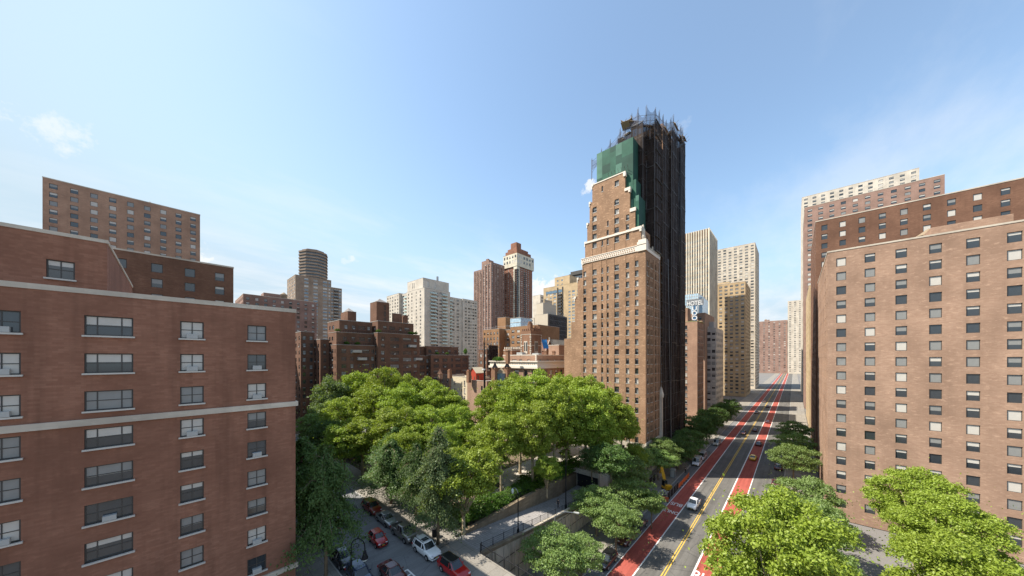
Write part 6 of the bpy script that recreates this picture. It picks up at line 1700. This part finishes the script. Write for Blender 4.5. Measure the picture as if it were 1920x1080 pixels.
zz = math_('MAXIMUM', math_('ADD', sep.outputs[2], .10), .03)
cb = N.new('ShaderNodeCombineXYZ'); Lk.new(math_('DIVIDE', sep.outputs[0], zz), cb.inputs[0]); Lk.new(math_('DIVIDE', sep.outputs[1], zz), cb.inputs[1])
n1 = noise(N, Lk, cb.outputs[0], .7, 8, .62, (1.0, 2.2, 1)); n2 = noise(N, Lk, cb.outputs[0], .22, 3, .5)
wisp = math_('MULTIPLY', ramp(N, Lk, n1, .38, .66), ramp(N, Lk, n2, .3, .5))
low = N.new('ShaderNodeMapRange'); Lk.new(sep.outputs[2], low.inputs[0]); low.inputs[1].default_value = .5; low.inputs[2].default_value = .05; low.inputs[3].default_value = .22; low.inputs[4].default_value = 1.0
wisp = math_('MULTIPLY', wisp, low.outputs[0])
mask = math_('MULTIPLY', wisp, .95)
n3 = noise(N, Lk, dirv, 34, 9, .68)
def cdir(px, py): return Vector((CC + SS * (px - HX) / FF, SS - CC * (px - HX) / FF, (HY - py) / FF)).normalized()
for (px, py, r, k) in ((1012, 552, .085, 1.0), (1040, 540, .055, 1.0), (1003, 530, .032, .9), (985, 575, .06, 1.), (1106, 348, .024, .85), (1100, 356, .018, .7), (660, 484, .02, .6), (650, 490, .016, .4), (1286, 231, .03, .2), (1270, 236, .028, .12), (630, 290, .028, .07), (935, 410, .02, .07), (300, 470, .06, .9), (340, 480, .05, .9), (1640, 380, .06, .8), (1600, 390, .05, .8), (100, 250, .05, .6)):
    c = cdir(px, py)
    vm = N.new('ShaderNodeVectorMath'); vm.operation = 'SUBTRACT'; Lk.new(dirv, vm.inputs[0]); vm.inputs[1].default_value = c
    mp = N.new('ShaderNodeVectorMath'); mp.operation = 'MULTIPLY'; Lk.new(vm.outputs[0], mp.inputs[0]); mp.inputs[1].default_value = (1, 1, 1.5)
    ln = N.new('ShaderNodeVectorMath'); ln.operation = 'LENGTH'; Lk.new(mp.outputs[0], ln.inputs[0])
    d = math_('ADD', ln.outputs['Value'], math_('MULTIPLY', math_('SUBTRACT', n3, .5), r * 3.2 + .02))
    mr = N.new('ShaderNodeMapRange'); mr.interpolation_type = 'SMOOTHSTEP'; Lk.new(d, mr.inputs[0]); mr.inputs[1].default_value = r * 1.1; mr.inputs[2].default_value = r * (.5 if k > .8 else .05); mr.inputs[3].default_value = 0; mr.inputs[4].default_value = k
    mask = math_('MAXIMUM', mask, mr.outputs[0])
CLOUD = (4.0, 4.1, 4.2)
tint = mix_rgb(N, Lk, 1.0, sky.outputs[0], (.90, 1.05, 1.06), 'MULTIPLY')
bw = N.new('ShaderNodeRGBToBW'); Lk.new(tint, bw.inputs[0])
pale = N.new('ShaderNodeMapRange'); pale.interpolation_type = 'SMOOTHSTEP'; Lk.new(bw.outputs[0], pale.inputs[0]); pale.inputs[1].default_value = 1.6; pale.inputs[2].default_value = 5.2
tint = mix_rgb(N, Lk, pale.outputs[0], tint, (2.4, 3.12, 3.66))
mask = math_('MAXIMUM', mask, math_('ADD', math_('MULTIPLY', n2, .18), .02))
col = mix_rgb(N, Lk, mask, tint, CLOUD)
Lk.new(col, bg.inputs['Color']); bg.inputs['Strength'].default_value = .118

cam = bpy.data.cameras.new('camera'); co = bpy.data.objects.new('camera', cam); COL.objects.link(co)
co.location = (0, 0, CZ); co.rotation_euler = (PI / 2, 0, math.atan2(-CC, SS))
cam.sensor_width = 36; cam.lens = FF / 1920 * 36; cam.shift_y = (HY - 540) / 1920; cam.clip_start = .5; cam.clip_end = 6000
sc.camera = co
sc.view_settings.view_transform = 'Standard'; sc.view_settings.look = 'None'; sc.view_settings.gamma = 1; sc.view_settings.exposure = 1.1
sc.render.engine = 'CYCLES'; sc.cycles.max_bounces = 8; sc.cycles.transparent_max_bounces = 16; sc.cycles.use_denoising = True; sc.cycles.denoising_input_passes = 'RGB_ALBEDO_NORMAL'; sc.cycles.denoising_prefilter = 'NONE'
sc.cycles.sample_clamp_indirect = 6
